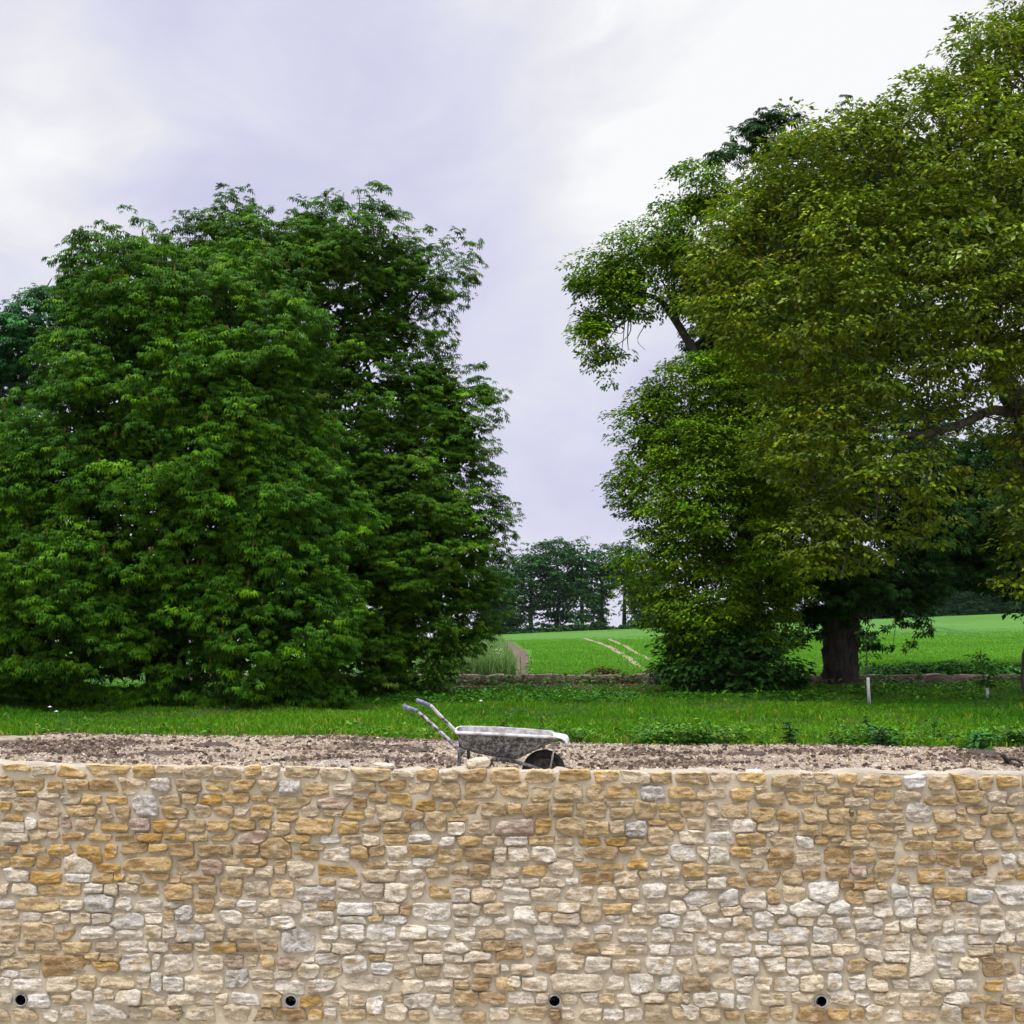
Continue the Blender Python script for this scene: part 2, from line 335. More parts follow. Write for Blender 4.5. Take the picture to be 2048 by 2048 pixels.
# ------------------------------------------------------------------ the near stone wall, every stone read off the photograph
S1, S2 = 1932/360, 1932/348
TR = [
(0,1520,S1,"1 4 32 12 g;35 7 60 16 t;63 6 92 18 g;95 5 139 16 g;143 5 165 19 g;168 6 196 14 t;-2 19 14 29 g;16 19 47 33 m;52 22 69 31 g;72 20 96 32 m;97 19 125 33 b;129 20 158 36 t;162 19 184 33 k;0 34 18 40 t;20 33 39 38 g;41 36 64 40 t;15 39 41 55 t;0 44 12 54 g;41 43 66 60 t;66 36 87 47 t;88 37 110 47 g;114 39 136 47 g;143 37 170 60 k;171 37 194 48 m;71 48 104 61 m;106 48 121 63 m;125 49 139 63 m;175 50 201 62 g;4 58 26 65 g;0 66 27 77 w;28 62 40 74 w;41 62 63 74 t;67 60 76 73 p;81 59 105 76 t;107 66 138 77 g;140 62 162 75 p;163 64 190 77 o;4 79 31 88 t;32 74 51 86 t;52 77 64 84 t;67 77 92 86 b;96 79 120 86 g;125 79 143 86 g;146 78 174 87 o;176 79 200 85 o;0 92 19 99 b;22 90 49 101 g;52 90 77 102 o;83 91 109 109 o;113 90 126 106 o;131 88 159 100 b;160 90 180 99 g;0 104 11 114 g;13 103 38 115 g;39 104 66 116 b;69 101 100 121 w;103 111 129 120 o;129 102 187 119 m;6 117 32 130 w;32 120 67 132 o;71 122 97 131 w;98 122 122 132 g;123 123 135 129 o;136 122 155 133 m;157 122 182 128 g;0 134 10 145 t;13 132 40 145 w;41 132 88 146 g;91 132 111 142 w;113 133 127 144 t;128 131 149 144 t;150 132 171 147 g"),
(340,1520,S1,"15 6 46 18 t;47 7 76 18 t;80 6 97 16 g;99 6 117 19 t;120 7 159 18 m;161 9 191 21 t;6 20 34 34 m;38 21 62 33 g;65 21 93 33 g;95 21 115 34 t;118 22 140 35 k;143 23 170 38 m;14 36 29 47 m;33 36 56 48 o;58 35 85 46 g;88 38 104 43 g;105 39 149 52 m;157 40 197 52 p;25 48 45 61 t;45 49 69 62 m;69 49 86 61 t;87 48 111 61 g;113 54 137 66 m;141 48 160 61 t;164 53 187 60 g;11 63 39 77 m;39 65 63 77 m;65 63 93 75 m;96 63 108 73 g;109 66 130 81 t;133 62 176 79 m;21 79 41 87 m;42 80 70 87 g;73 75 106 89 p;122 80 152 88 g;160 80 182 89 w;0 89 25 103 b;29 91 68 103 b;68 90 96 102 b;97 83 131 106 b;140 90 167 96 m;133 97 161 106 g;165 94 192 108 w;7 106 30 122 b;34 106 57 123 p;57 105 76 112 t;77 105 105 113 g;60 114 90 125 t;92 115 111 126 t;113 107 124 123 m;126 109 153 125 t;157 112 203 125 o;0 125 11 131 b;12 124 50 132 b;54 126 78 146 g;78 130 106 148 t;109 128 133 147 m;136 127 160 134 t;160 128 178 134 b;-7 133 25 149 g;31 134 50 147 m;135 135 178 151 w"),
(680,1520,S1,"11 9 55 22 m;55 11 79 18 t;82 10 106 22 m;108 11 127 21 t;128 10 157 22 b;161 9 192 26 m;-8 26 13 37 t;15 24 39 34 m;44 22 71 32 b;72 24 99 37 t;98 24 131 42 m;135 24 168 41 m;14 38 29 51 b;31 35 51 45 b;53 35 77 49 g;82 43 102 55 o;107 45 122 54 m;125 43 151 58 m;152 43 179 61 m;3 54 26 64 g;27 51 38 62 t;38 47 67 65 t;69 53 90 64 b;76 66 91 75 w;90 55 114 78 m;117 60 136 65 b;-2 66 21 79 g;22 68 44 77 b;47 66 76 78 m;116 66 134 80 w;136 64 162 80 t;167 64 209 80 p;2 80 22 90 t;24 81 42 92 w;47 79 72 91 g;73 80 97 87 w;106 81 123 92 w;125 82 151 91 g;153 81 174 91 t;12 92 30 107 g;31 92 48 103 b;49 92 73 105 w;74 91 104 103 g;106 95 132 110 g;134 94 165 108 b;166 94 178 111 t;22 109 50 116 b;51 109 77 116 w;78 105 102 115 w;92 114 117 126 m;119 113 139 123 b;141 112 160 126 b;161 114 192 127 t;24 117 62 130 t;64 118 91 129 w;-1 128 23 137 w;23 131 47 147 t;48 132 74 153 w;77 131 90 149 t;95 133 119 149 g;117 128 151 137 m;152 129 175 136 w;-3 139 22 149 t;121 136 140 153 w;140 137 168 153 t;-2 129 22 137 w"),
(1020,1520,S1,"17 10 48 24 m;51 11 87 22 g;91 12 116 24 g;119 12 150 25 t;152 13 174 24 m;-12 26 19 40 m;22 28 43 45 m;46 26 78 43 m;82 26 101 44 m;103 28 137 41 g;140 28 165 43 k;170 29 198 42 m;-3 46 12 57 m;15 46 41 60 b;44 45 67 60 g;70 44 105 62 m;103 45 118 49 m;118 45 133 49 t;107 51 132 62 m;133 44 158 63 m;159 46 181 55 g;161 57 182 64 m;27 62 44 79 g;49 61 79 81 m;79 64 106 81 m;107 64 123 79 t;123 65 147 82 k;148 64 167 69 b;170 66 186 75 g;147 70 175 91 t;-5 82 19 91 w;20 81 48 91 m;48 83 67 90 t;74 84 97 91 o;103 83 126 91 o;127 85 147 90 t;-2 94 20 109 w;23 92 49 109 w;52 93 78 107 t;80 92 115 106 b;118 93 134 99 g;139 93 168 102 m;-7 114 9 125 t;13 113 39 124 g;41 110 69 125 t;69 110 96 116 g;96 111 122 118 g;124 105 148 116 o;150 102 175 115 w;-7 127 10 134 w;12 127 32 136 t;33 126 59 135 t;60 127 73 133 w;73 120 112 133 b;112 119 138 135 t;138 118 162 127 t;163 115 183 130 t;-12 137 21 153 w;22 137 54 151 t;58 134 91 150 t;93 136 114 149 t;116 138 139 150 t;142 132 167 148 w;169 134 192 146 t"),
(1360,1520,S1,"-5 13 30 25 m;33 14 55 24 t;59 14 92 25 g;99 15 128 30 m;130 14 142 23 t;145 14 167 26 t;169 14 189 26 m;81 28 93 32 t;131 26 155 33 m;156 30 183 36 m;19 30 48 42 t;54 30 80 43 g;81 35 111 48 m;114 34 144 48 m;146 37 174 49 m;176 40 202 49 t;0 44 26 61 m;28 45 41 61 t;45 45 74 62 m;76 50 101 66 m;104 54 128 67 m;131 51 157 66 m;159 52 187 68 m;8 64 27 74 t;33 63 54 75 t;56 63 81 77 w;83 67 106 77 t;107 68 121 81 m;126 69 150 81 m;152 69 180 82 m;-2 75 26 90 w;27 78 57 91 w;60 78 93 91 g;93 77 100 81 t;95 83 123 94 t;124 81 143 95 w;144 81 159 91 g;161 82 174 88 m;170 86 206 92 m;-10 90 17 110 w;18 93 31 106 w;31 93 52 110 w;54 92 76 104 g;77 94 95 101 t;93 95 122 116 b;123 97 152 114 t;155 93 183 113 b;2 110 27 125 g;29 112 63 122 m;62 106 90 116 m;131 117 150 128 b;157 115 181 125 g;4 129 28 138 t;30 125 50 138 w;51 125 69 136 b;72 119 107 136 b;110 118 131 133 m;172 128 186 137 b;3 140 35 158 w;42 138 62 160 w;66 139 94 163 t;93 136 107 155 g;108 135 134 156 t;136 130 170 155 w"),
(1700,1520,S2,"8 16 31 29 m;33 17 58 30 m;60 16 84 31 w;87 17 113 34 t;114 17 139 32 g;142 18 158 32 m;163 18 188 30 g;191 18 210 30 m;2 31 26 40 m;27 34 47 45 g;49 34 77 46 t;82 38 118 50 m;118 33 148 47 m;152 34 173 47 t;176 36 200 49 t;12 43 20 50 t;22 48 40 54 m;43 51 59 56 m;62 48 90 69 k;91 55 117 70 m;118 54 128 60 m;129 51 153 60 b;157 52 183 58 t;-2 55 4 70 m;7 55 28 70 m;30 59 60 70 t;118 63 138 71 t;144 60 174 72 m;175 59 200 71 m;0 72 18 86 m;20 72 47 78 b;49 73 60 77 t;54 77 69 86 t;69 74 85 85 m;86 74 96 82 t;97 74 123 85 b;124 74 149 88 t;157 77 180 86 g;184 74 200 86 t;-2 88 14 96 m;18 81 52 98 m;59 89 91 99 m;91 90 112 99 m;112 90 136 100 g;138 89 164 99 t;168 90 200 100 t;3 98 28 115 m;30 100 49 109 m;53 104 75 119 m;76 104 95 117 b;96 102 121 119 b;122 104 146 118 m;148 106 164 116 m;168 104 183 117 w;187 104 200 116 w;1 118 18 128 p;19 119 24 126 m;27 111 49 134 m;53 124 66 138 m;74 120 107 136 g;109 122 134 140 t;134 118 152 129 b;137 130 160 140 t;160 120 181 134 m;184 118 200 132 o;2 132 26 143 b;31 137 40 143 g;44 137 64 153 w;65 138 90 152 w;91 141 129 156 g;129 143 159 160 w;162 139 200 161 w;-6 145 14 160 g;15 144 42 156 t"),
(0,1778,S1,"0 11 16 20 w;17 9 64 24 g;65 12 90 22 w;92 6 123 25 k;124 9 141 23 w;145 12 174 25 w;175 13 196 21 t;0 22 20 32 t;21 24 45 34 w;46 24 75 37 w;76 25 98 37 t;99 25 120 36 t;121 25 155 43 w;156 26 175 37 w;177 22 187 34 g;-2 35 23 56 g;25 36 59 55 m;60 41 81 54 b;83 39 123 53 w;124 44 154 54 w;155 38 174 55 w;175 38 189 52 t;-2 58 16 71 m;20 58 37 66 g;41 58 66 66 g;67 57 99 68 g;101 56 126 65 m;127 57 159 67 w;160 57 181 67 t;27 70 44 79 g;1 73 29 85 m;44 70 97 93 b;91 68 107 75 g;107 69 131 77 g;100 78 128 90 o;130 69 163 88 w;164 69 172 87 w;3 86 21 94 w;22 86 43 95 t;0 95 11 106 w;13 96 45 110 w;49 94 84 110 t;86 92 103 106 g;108 93 145 107 t;147 90 162 107 w;163 90 174 110 w;175 94 198 109 w;0 113 14 121 t;30 113 55 127 w;56 113 76 121 m;77 108 100 122 t;102 106 123 119 w;125 108 152 123 w;153 111 178 124 t;-2 128 11 142 m;16 127 42 141 m;46 129 63 141 w;65 124 93 142 t;100 123 138 140 k;139 126 163 140 t;164 127 197 140 m"),
(340,1778,S1,"5 17 25 34 k;25 10 48 25 g;49 10 71 19 t;72 12 93 25 w;94 10 118 28 t;121 12 142 26 t;144 14 158 22 w;158 13 178 22 b;26 27 49 35 t;53 22 78 37 w;79 26 101 31 t;79 32 107 42 w;108 28 135 42 w;139 25 176 39 w;7 38 38 56 t;39 37 58 55 m;62 41 89 55 m;92 43 119 56 t;119 42 156 69 k;162 40 181 54 w;0 58 26 66 b;28 57 43 66 t;47 57 72 68 o;73 58 96 67 b;98 58 115 66 b;157 58 173 67 t;174 59 200 69 t;-8 69 25 91 w;31 70 58 88 w;59 69 78 84 p;81 70 94 83 m;97 70 112 86 g;115 73 141 87 p;144 71 155 79 t;156 69 183 81 t;60 86 85 105 k;85 86 111 97 t;111 88 133 95 t;136 80 161 95 w;165 82 185 95 m;-8 94 12 109 w;14 92 58 111 w;88 98 111 107 t;113 97 144 113 w;147 97 180 111 t;-3 113 27 123 w;28 114 46 124 t;49 113 62 122 t;65 110 97 124 w;99 110 121 127 g;140 115 164 126 o;166 112 190 125 t;-3 127 14 140 m;17 126 49 140 t;58 124 85 140 m;88 127 111 141 b;114 127 147 142 b;149 129 164 140 o;166 127 178 139 t"),
(680,1778,S1,"-3 15 36 27 w;38 14 64 26 t;65 17 76 27 b;77 15 119 34 w;120 15 150 28 t;153 15 178 26 t;-4 29 27 36 w;30 29 46 34 g;47 28 72 38 w;121 30 138 39 t;142 30 163 39 w;166 30 182 37 w;0 37 27 54 w;29 36 59 55 w;64 38 93 53 w;95 39 120 54 w;124 41 145 55 w;148 43 177 54 m;20 58 50 68 t;50 56 75 66 t;78 55 110 68 t;111 57 140 68 w;141 57 152 64 t;153 54 178 66 b;179 56 197 62 b;31 70 47 76 b;48 70 69 77 t;3 71 31 90 w;74 70 88 80 t;89 69 111 80 t;112 70 131 78 t;132 67 162 76 t;165 66 198 75 b;34 79 56 91 w;58 81 80 97 w;81 81 107 94 m;110 80 140 95 t;144 79 172 91 g;173 81 181 87 t;-2 92 60 109 t;63 96 89 111 w;91 97 122 110 t;123 98 138 106 m;141 96 164 108 b;167 93 191 109 g;-3 113 9 126 t;10 112 28 124 t;29 115 46 134 w;48 113 68 121 m;68 112 101 127 k;104 113 119 123 t;122 109 148 125 b;149 111 179 123 b;0 129 29 141 m;29 135 46 141 m;48 123 72 141 t;73 130 96 141 m;100 126 131 140 t;131 131 157 142 b;161 126 187 139 t"),
(1020,1778,S1,"3 18 27 37 w;28 17 50 24 g;51 15 75 25 t;76 15 98 36 m;99 15 130 26 g;131 17 144 25 w;145 16 170 25 t;172 12 189 26 w;31 24 44 36 t;45 25 75 38 t;102 28 123 38 t;126 28 158 39 m;160 27 182 41 w;-5 41 24 54 w;25 38 59 57 w;61 41 85 54 w;89 39 110 48 w;90 48 108 54 m;114 42 148 56 w;151 41 176 58 w;-4 59 14 73 b;17 60 27 73 t;29 60 46 71 w;48 59 65 66 m;67 57 96 69 b;98 60 123 71 t;125 60 147 69 t;149 60 171 70 w;172 61 198 71 t;0 80 25 91 t;27 77 49 88 b;50 68 80 86 t;81 71 108 88 w;108 73 143 89 t;146 72 174 91 w;178 74 196 90 t;-6 93 11 107 w;13 94 40 109 w;41 91 101 110 t;103 92 123 110 w;127 90 154 111 w;158 93 182 110 w;-3 109 26 122 t;28 111 42 122 t;54 112 73 124 t;75 111 94 124 w;95 112 113 124 m;113 113 139 126 w;140 111 166 121 t;169 111 193 122 m;-2 126 6 138 m;8 125 39 141 m;44 127 54 141 b;55 127 68 140 t;72 127 98 141 t;101 128 121 140 k;123 128 143 142 t;144 123 171 142 m;173 126 195 140 m"),
(1360,1778,S1,"-6 12 7 26 w;10 17 19 22 w;22 16 42 28 t;44 18 67 28 t;68 21 77 27 w;93 16 115 26 w;117 10 155 30 w;158 12 184 27 w;2 23 28 46 w;31 31 55 42 w;56 29 76 42 w;79 23 101 41 w;105 28 125 38 t;126 30 143 39 t;148 28 164 39 w;167 30 182 41 w;-4 47 14 56 t;32 46 44 53 w;48 45 69 55 t;72 45 94 56 w;94 41 139 59 w;142 41 169 57 w;174 43 188 56 w;19 51 38 70 w;41 58 77 71 w;81 61 109 71 w;111 61 138 72 t;139 59 162 71 w;163 60 193 70 t;17 71 53 89 t;55 74 84 91 w;89 73 113 89 w;114 75 141 91 w;142 73 175 88 w;2 93 33 109 b;34 94 57 107 t;60 93 78 111 w;81 94 99 110 w;100 93 127 110 w;129 93 154 109 t;157 90 173 108 w;0 111 10 122 m;14 111 41 126 w;43 112 58 127 w;61 113 79 128 w;85 112 115 124 t;120 111 145 122 t;158 109 187 125 w;-2 124 20 140 t;22 127 43 142 m;48 131 64 140 b;69 130 94 142 g;97 125 121 140 m;122 124 157 142 b;158 128 181 140 o"),
(1700,1778,S2,"2 20 25 30 w;26 14 47 31 w;49 9 69 31 w;70 10 89 28 w;93 18 110 29 t;95 12 110 17 w;113 14 142 29 t;144 17 169 31 t;173 24 196 44 w;4 32 36 44 t;37 35 54 50 w;55 33 73 47 w;74 31 102 48 t;103 35 114 47 w;117 31 142 49 w;144 33 171 49 w;6 48 34 61 w;37 49 66 68 w;69 51 85 67 t;89 52 128 69 w;131 51 159 60 w;162 47 183 60 w;184 48 200 60 w;17 65 35 79 w;38 69 66 80 w;130 62 160 73 t;160 61 173 72 m;174 64 200 71 m;-2 78 22 92 g;25 82 61 97 m;67 70 94 95 w;96 71 114 86 w;99 88 125 99 t;120 75 144 92 w;147 72 186 97 b;190 74 200 95 t;-2 95 17 111 w;18 100 42 113 t;46 100 65 111 w;65 98 89 113 t;90 99 116 114 t;118 100 140 113 w;148 101 170 113 o;173 95 200 114 w;6 115 24 129 w;27 115 54 129 t;55 116 77 131 t;80 115 102 130 m;105 115 131 127 w;134 117 162 125 g;167 117 190 127 t;0 131 15 146 b;17 128 38 147 t;40 134 56 148 w;58 134 97 146 m;101 127 122 147 w;125 131 145 148 b;150 128 181 146 b;184 133 200 147 b")]
SCOL = dict(g=(.53, .375, .155), o=(.51, .325, .095), m=(.51, .385, .195), b=(.42, .295, .14), t=(.60, .50, .33), w=(.77, .72, .58), p=(.48, .37, .27), k=(.60, .56, .46))
DW = 10.0
def wall_top_py(px): return 1545-18*np.clip((1024-px)/1024, -1.2, 1.6)**3*(px < 1024)+3*(px >= 1024)*np.clip((px-1024)/1024, 0, 1)
stones = []
for ox, oy, s, txt in TR:
    for it in txt.split(';'):
        a = it.split(); x0, y0, x1, y1 = [float(v)*10 for v in a[:4]]
        x0 = ox+x0/s; x1 = ox+x1/s; y0 = oy+y0/s; y1 = oy+y1/s
        dup = any(abs((x0+x1)/2-q[0]) < .45*max(q[2], (x1-x0)/2) and abs((y0+y1)/2-q[1]) < .5*max(q[3], (y1-y0)/2) for q in stones)
        if not dup: stones.append([(x0+x1)/2, (y0+y1)/2, (x1-x0)/2, (y1-y0)/2, a[4]])
ext = []
for q in stones:
    if q[0] > 1560: ext.append([q[0]-2062]+q[1:])
    if q[0] < 420: ext.append([q[0]+2062, q[1]+(14 if q[1] < 1560 else 0)]+q[2:])
stones += ext
SA = np.array([q[:4] for q in stones])
PIPES = [(42, 1999.5), (582, 2001.5), (1109, 2001.5), (1642, 2002.5)]
def stone_mesh(i, mb):
    r = np.random.default_rng(1000+i); cx, cy, a, b, ck = stones[i]; a += 1.7; b += 1.5
    # eight control points, corners cut at random, then rounded
    cxs = [];
    for (sx, sy) in ((-1, 1), (1, 1), (1, -1), (-1, -1)):
        ix = r.uniform(0, .26)**1.0; iy = r.uniform(0, .28); cut = r.uniform(.12, .42)
        X0, Y0 = sx*(1-ix*.45), sy*(1-iy*.6)
        cx2 = min(.5, cut*b/a)
        p1 = (X0, Y0-sy*cut); p2 = (X0-sx*cx2, Y0)
        cxs.append((p1, p2) if (sx*sy < 0) else (p2, p1))
    ctrl = []
    order = [0, 1, 2, 3]
    for k, q in zip(order, cxs):
        pa, pb = q
        if k == 0: ctrl += [(-1*abs(q[0][0]), q[0][1]), q[1]] if False else [min(q, key=lambda t: t[1]), max(q, key=lambda t: t[1])]
        if k == 1: ctrl += [max(q, key=lambda t: t[1]), min(q, key=lambda t: t[1])]
        if k == 2: ctrl += [max(q, key=lambda t: t[1]), min(q, key=lambda t: t[1])]
        if k == 3: ctrl += [min(q, key=lambda t: t[1]), max(q, key=lambda t: t[1])]
    C = np.array(ctrl)
    # taper, shear and belly so that no two blocks share an outline
    tp = r.normal(0, .13); C[:, 1] *= 1+tp*C[:, 0]; tp2 = r.normal(0, .09); C[:, 0] *= 1+tp2*C[:, 1]; C[:, 1] += r.normal(0, .10)*C[:, 0]; C[:, 0] += r.normal(0, .05)*C[:, 1]*b/a
    if r.random() < .22:
        kx = r.integers(0, 4)*2; C[kx] *= r.uniform(.55, .8); C[(kx+1) % 8] *= r.uniform(.6, .9)
    C += r.normal(0, .045, C.shape)
    for q_ in range(2):
        D_ = np.roll(C, -1, 0); f_ = .16 if q_ else .10; C = np.stack([C*(1-f_)+D_*f_, C*f_+D_*(1-f_)], 1).reshape(-1, 2)
    # resample to 40 points
    L = np.concatenate([[0], np.cumsum(np.linalg.norm(np.roll(C, -1, 0)*[a, b]-C*[a, b], axis=1))]); t = np.linspace(0, L[-1], 40, endpoint=False)
    Cc = np.concatenate([C, C[:1]]); O = np.stack([np.interp(t, L, Cc[:, 0]), np.interp(t, L, Cc[:, 1])], 1)
    O = np.clip(O, -1.12, 1.12)*np.array([a, -b])+r.normal(0, .45, O.shape)
    # small wander of the outline
    th = np.arctan2(O[:, 1], O[:, 0]); wob = 1+.06*vnoise(np.stack([np.cos(th)*2.5, np.sin(th)*2.5, th*0+i], 1), 3)+.035*vnoise(np.stack([np.cos(th)*7, np.sin(th)*7, th*0+i], 1), 4)
    O = O*wob[:, None]
    # keep clear of neighbours
    d = np.abs(SA[:, :2]-[cx, cy]); nb = np.where((d[:, 0] < a+SA[:, 2]+6) & (d[:, 1] < b+SA[:, 3]+6) & (np.arange(len(SA)) != i))[0]
    for k in range(len(O)):
        p = O[k]
        for s_ in (1, .94, .88, .82, .76, .7, .64):
            q = p*s_+[cx, cy]; di = (abs(p[0]*s_/a)**3+abs(p[1]*s_/b)**3)**(1/3)
            if len(nb):
                dj = ((np.abs((q[0]-SA[nb, 0])/(SA[nb, 2]+2.5))**3+np.abs((q[1]-SA[nb, 1])/(SA[nb, 3]+2.5))**3)**(1/3)).min()
            else: dj = 9
            if dj > di*.99 or dj > 1.02: break
        for (qx, qy) in PIPES:
            dq = math.hypot(O[k][0]+cx-qx, O[k][1]+cy-qy) if False else math.hypot(p[0]*s_+cx-qx, p[1]*s_+cy-qy)
            if dq < 17: s_ *= .8
        O[k] = p*s_
    scl = DW/F; X0 = (cx-1024)*scl; Z0 = ZC-(cy-HZ)*scl
    pr = r.uniform(.013, .038)*min(1.0, .6+b/30)          # how proud it stands
    if ck == 'k': pr *= 1.2
    tx, tz = r.normal(0, .10), r.normal(0, .16); face = r.normal(0, .008)
    rings = [(1.03, .03), (1.0, .001), (.975, -pr*.66), (.91, -pr*.94), (.76, -pr), (.58, -pr*1.04), (.38, -pr*1.06), (.18, -pr*1.07)]
    V = []
    for s_, yy in rings:
        Q = O*s_*scl
        y = np.full(len(Q), DW+yy)
        if yy < 0: y = y+(tx*Q[:, 0]+tz*-Q[:, 1])*min(1, (1.02-s_)*6)*.55
        V.append(np.stack([X0+Q[:, 0], y, Z0-Q[:, 1]], 1))
    V.append(np.array([[X0, DW-pr*1.07, Z0]])); V = np.concatenate(V)
    inn = np.concatenate([np.full(len(O), {0: 0, 1: .15}.get(k, .55 if k == 2 else 1)) for k in range(len(rings))]+[np.ones(1)])
    nn = fbm(V*np.array([13, 13, 24.])+i*3.7, 50, 3); ledge = np.abs(vnoise(V*np.array([9, 9, 30.])+i, 60))
    V[:, 1] += inn*(nn*.011+ledge*.018-.004)*min(1.2, .5+b/22)
    nO = len(O); nr = len(rings)
    ii, jj = np.meshgrid(np.arange(nr-1), np.arange(nO), indexing='ij'); ii = ii.ravel(); jj = jj.ravel(); kk = (jj+1) % nO
    F4 = np.stack([ii*nO+jj, ii*nO+kk, (ii+1)*nO+kk, (ii+1)*nO+jj], 1); j = np.arange(nO)
    F3 = np.stack([(nr-1)*nO+j, (nr-1)*nO+(j+1) % nO, np.full(nO, nr*nO)], 1)
    base = np.array(SCOL[ck]); lowr = min(1, max(0, (cy-1690)/170)); base = base+(np.array([.70, .64, .50])-base)*lowr*{'t': .65, 'm': .28, 'g': .2, 'w': .2, 'k': .35}.get(ck, .05); br = r.normal(1, .085); hue = r.normal(0, .022)
    c = base*br*np.array([1+hue, 1, 1-hue*2.2]); c = c*min(1., .78/c.max())
    # patches of another tone inside one stone (weathering): cream on gold and the other way round
    alt = np.array(SCOL['t' if ck in 'gomb' else ('m' if ck in 'tw' else 'w')])
    pt = np.clip((fbm(V*np.array([14, 14, 18.])+i*9.1, 70, 2)-.25)*1.6, 0, .75)[:, None]
    cc = c*(1-pt)+alt*pt; cc = cc*min(1., .80/cc.max())
    if ck == 'k':
        sp = np.clip((vnoise(V*np.array([75, 75, 110.]), 72)-.12)*3, 0, .8)[:, None]; cc = cc*(1-sp)+np.array([.27, .24, .21])*sp
        sp = np.clip((vnoise(V*np.array([30, 30, 40.]), 73)-.1)*2, 0, .6)[:, None]; cc = cc*(1-sp)+np.array([.66, .64, .58])*sp
    for (qx, qy) in PIPES[1:]:
        if cy > qy-4:
            dx = V[:, 0]-(qx+3-1024)*scl; st = np.exp(-(dx/.075)**2)*.55+np.exp(-((dx-.03)/.012)**2)*.35; st = (st*np.clip(.75+.5*vnoise(V*np.array([20, 20, 7.]), 88), 0, 1.2))[:, None]; cc = cc*(1-np.clip(st, 0, .85)*np.array([.55, .68, .8]))
    mb.add(V, F4, F3, cc)
wall = empty('stone_wall', (0, DW, ZL), 'long rubble stone wall of golden and cream blocks across the foreground', 'wall')
mb = MB()
for i in range(len(stones)):
    if stones[i][1] > 0: stone_mesh(i, mb)
mb.build('stonework', STONE, wall)
PIPES = [(42, 1999.5), (582, 2001.5), (1109, 2001.5), (1642, 2002.5)]
PC = [((px-1024)/F*DW, ZC-(py-HZ)/F*DW) for px, py in PIPES]
def top_z(x): return ZC-(wall_top_py(1024+x*F/DW)-HZ)*DW/F
wx = np.arange(-6.3, 6.301, .0135); wt = np.arange(0, 1.00001, 1/162)
X, T = np.meshgrid(wx, wt); tz_ = top_z(X)+.012*fbm(np.stack([X*3, X*0, X*0], -1), 33, 2)-.004; Z = (ZL-.05)+(tz_-(ZL-.05))*T
V = np.stack([X.ravel(), np.full(X.size, DW), Z.ravel()], 1)
V[:, 1] += .004*fbm(V*7, 34, 3)+.0025*vnoise(V*35, 35)+.002
for (cx, cz) in PC:
    d = np.hypot(V[:, 0]-cx, V[:, 2]-cz); k = (d > .0435) & (d < .062)
    V[k, 0] = cx+(V[k, 0]-cx)/d[k]*.051; V[k, 2] = cz+(V[k, 2]-cz)/d[k]*.051; V[d <= .0435, 1] += .3
mc = np.ones((len(V), 3)); rowpy = HZ+(ZC-V[:, 2])*F/DW; pxx = 1024+V[:, 0]*F/DW
lightm = np.clip((1600-rowpy)/70, 0, 1)[:, None]*.22                # fresher, paler mortar in the top courses
warm = np.clip(fbm(V*np.array([.8, 1, 1.3]), 36, 2), 0, 1)[:, None]
mc = mc*(.90+lightm+.0*warm)*np.array([.99, .985, .92])*(1-.12*warm*np.array([.3, .6, 1.]))
# brown water stain below the drain pipes
for (cx, cz) in PC[1:]:
    st = np.exp(-((V[:, 0]-cx-.01)/.09)**2)*np.clip((cz-.05-V[:, 2])/.03, 0, 1); mc = mc*(1-.7*st[:, None]*np.array([.6, .75, .85]))
mesh_np('mortar', V, gridF(len(wx), len(wt)), MORTAR, wall, col=mc)
# cap: mortar bed on top and rear face, with the tops of the coping stones poking through
ty = np.concatenate([np.linspace(0.0, .16, 12), [.18, .18]]); X, Tq = np.meshgrid(wx[::3], np.arange(len(ty)))
base = top_z(X)+.012*fbm(np.stack([X*3, X*0, X*0], -1), 33, 2)-.004
V = np.stack([X.ravel(), DW+.002+ty[Tq.ravel().astype(int)], base.ravel()], 1); last = Tq.ravel() == len(ty)-1; mid = (Tq.ravel() > 0) & (Tq.ravel() < len(ty)-2)
V[last, 2] = -.35; V[:, 2] += mid*(.020*fbm(V*5, 37, 3)+.006+.014*np.abs(vnoise(V*19, 38))+.008*vnoise(V*42, 39))
mesh_np('coping', V, gridF(len(wx[::3]), len(ty)), MORTAR, wall, col=(.62, .62, .60))
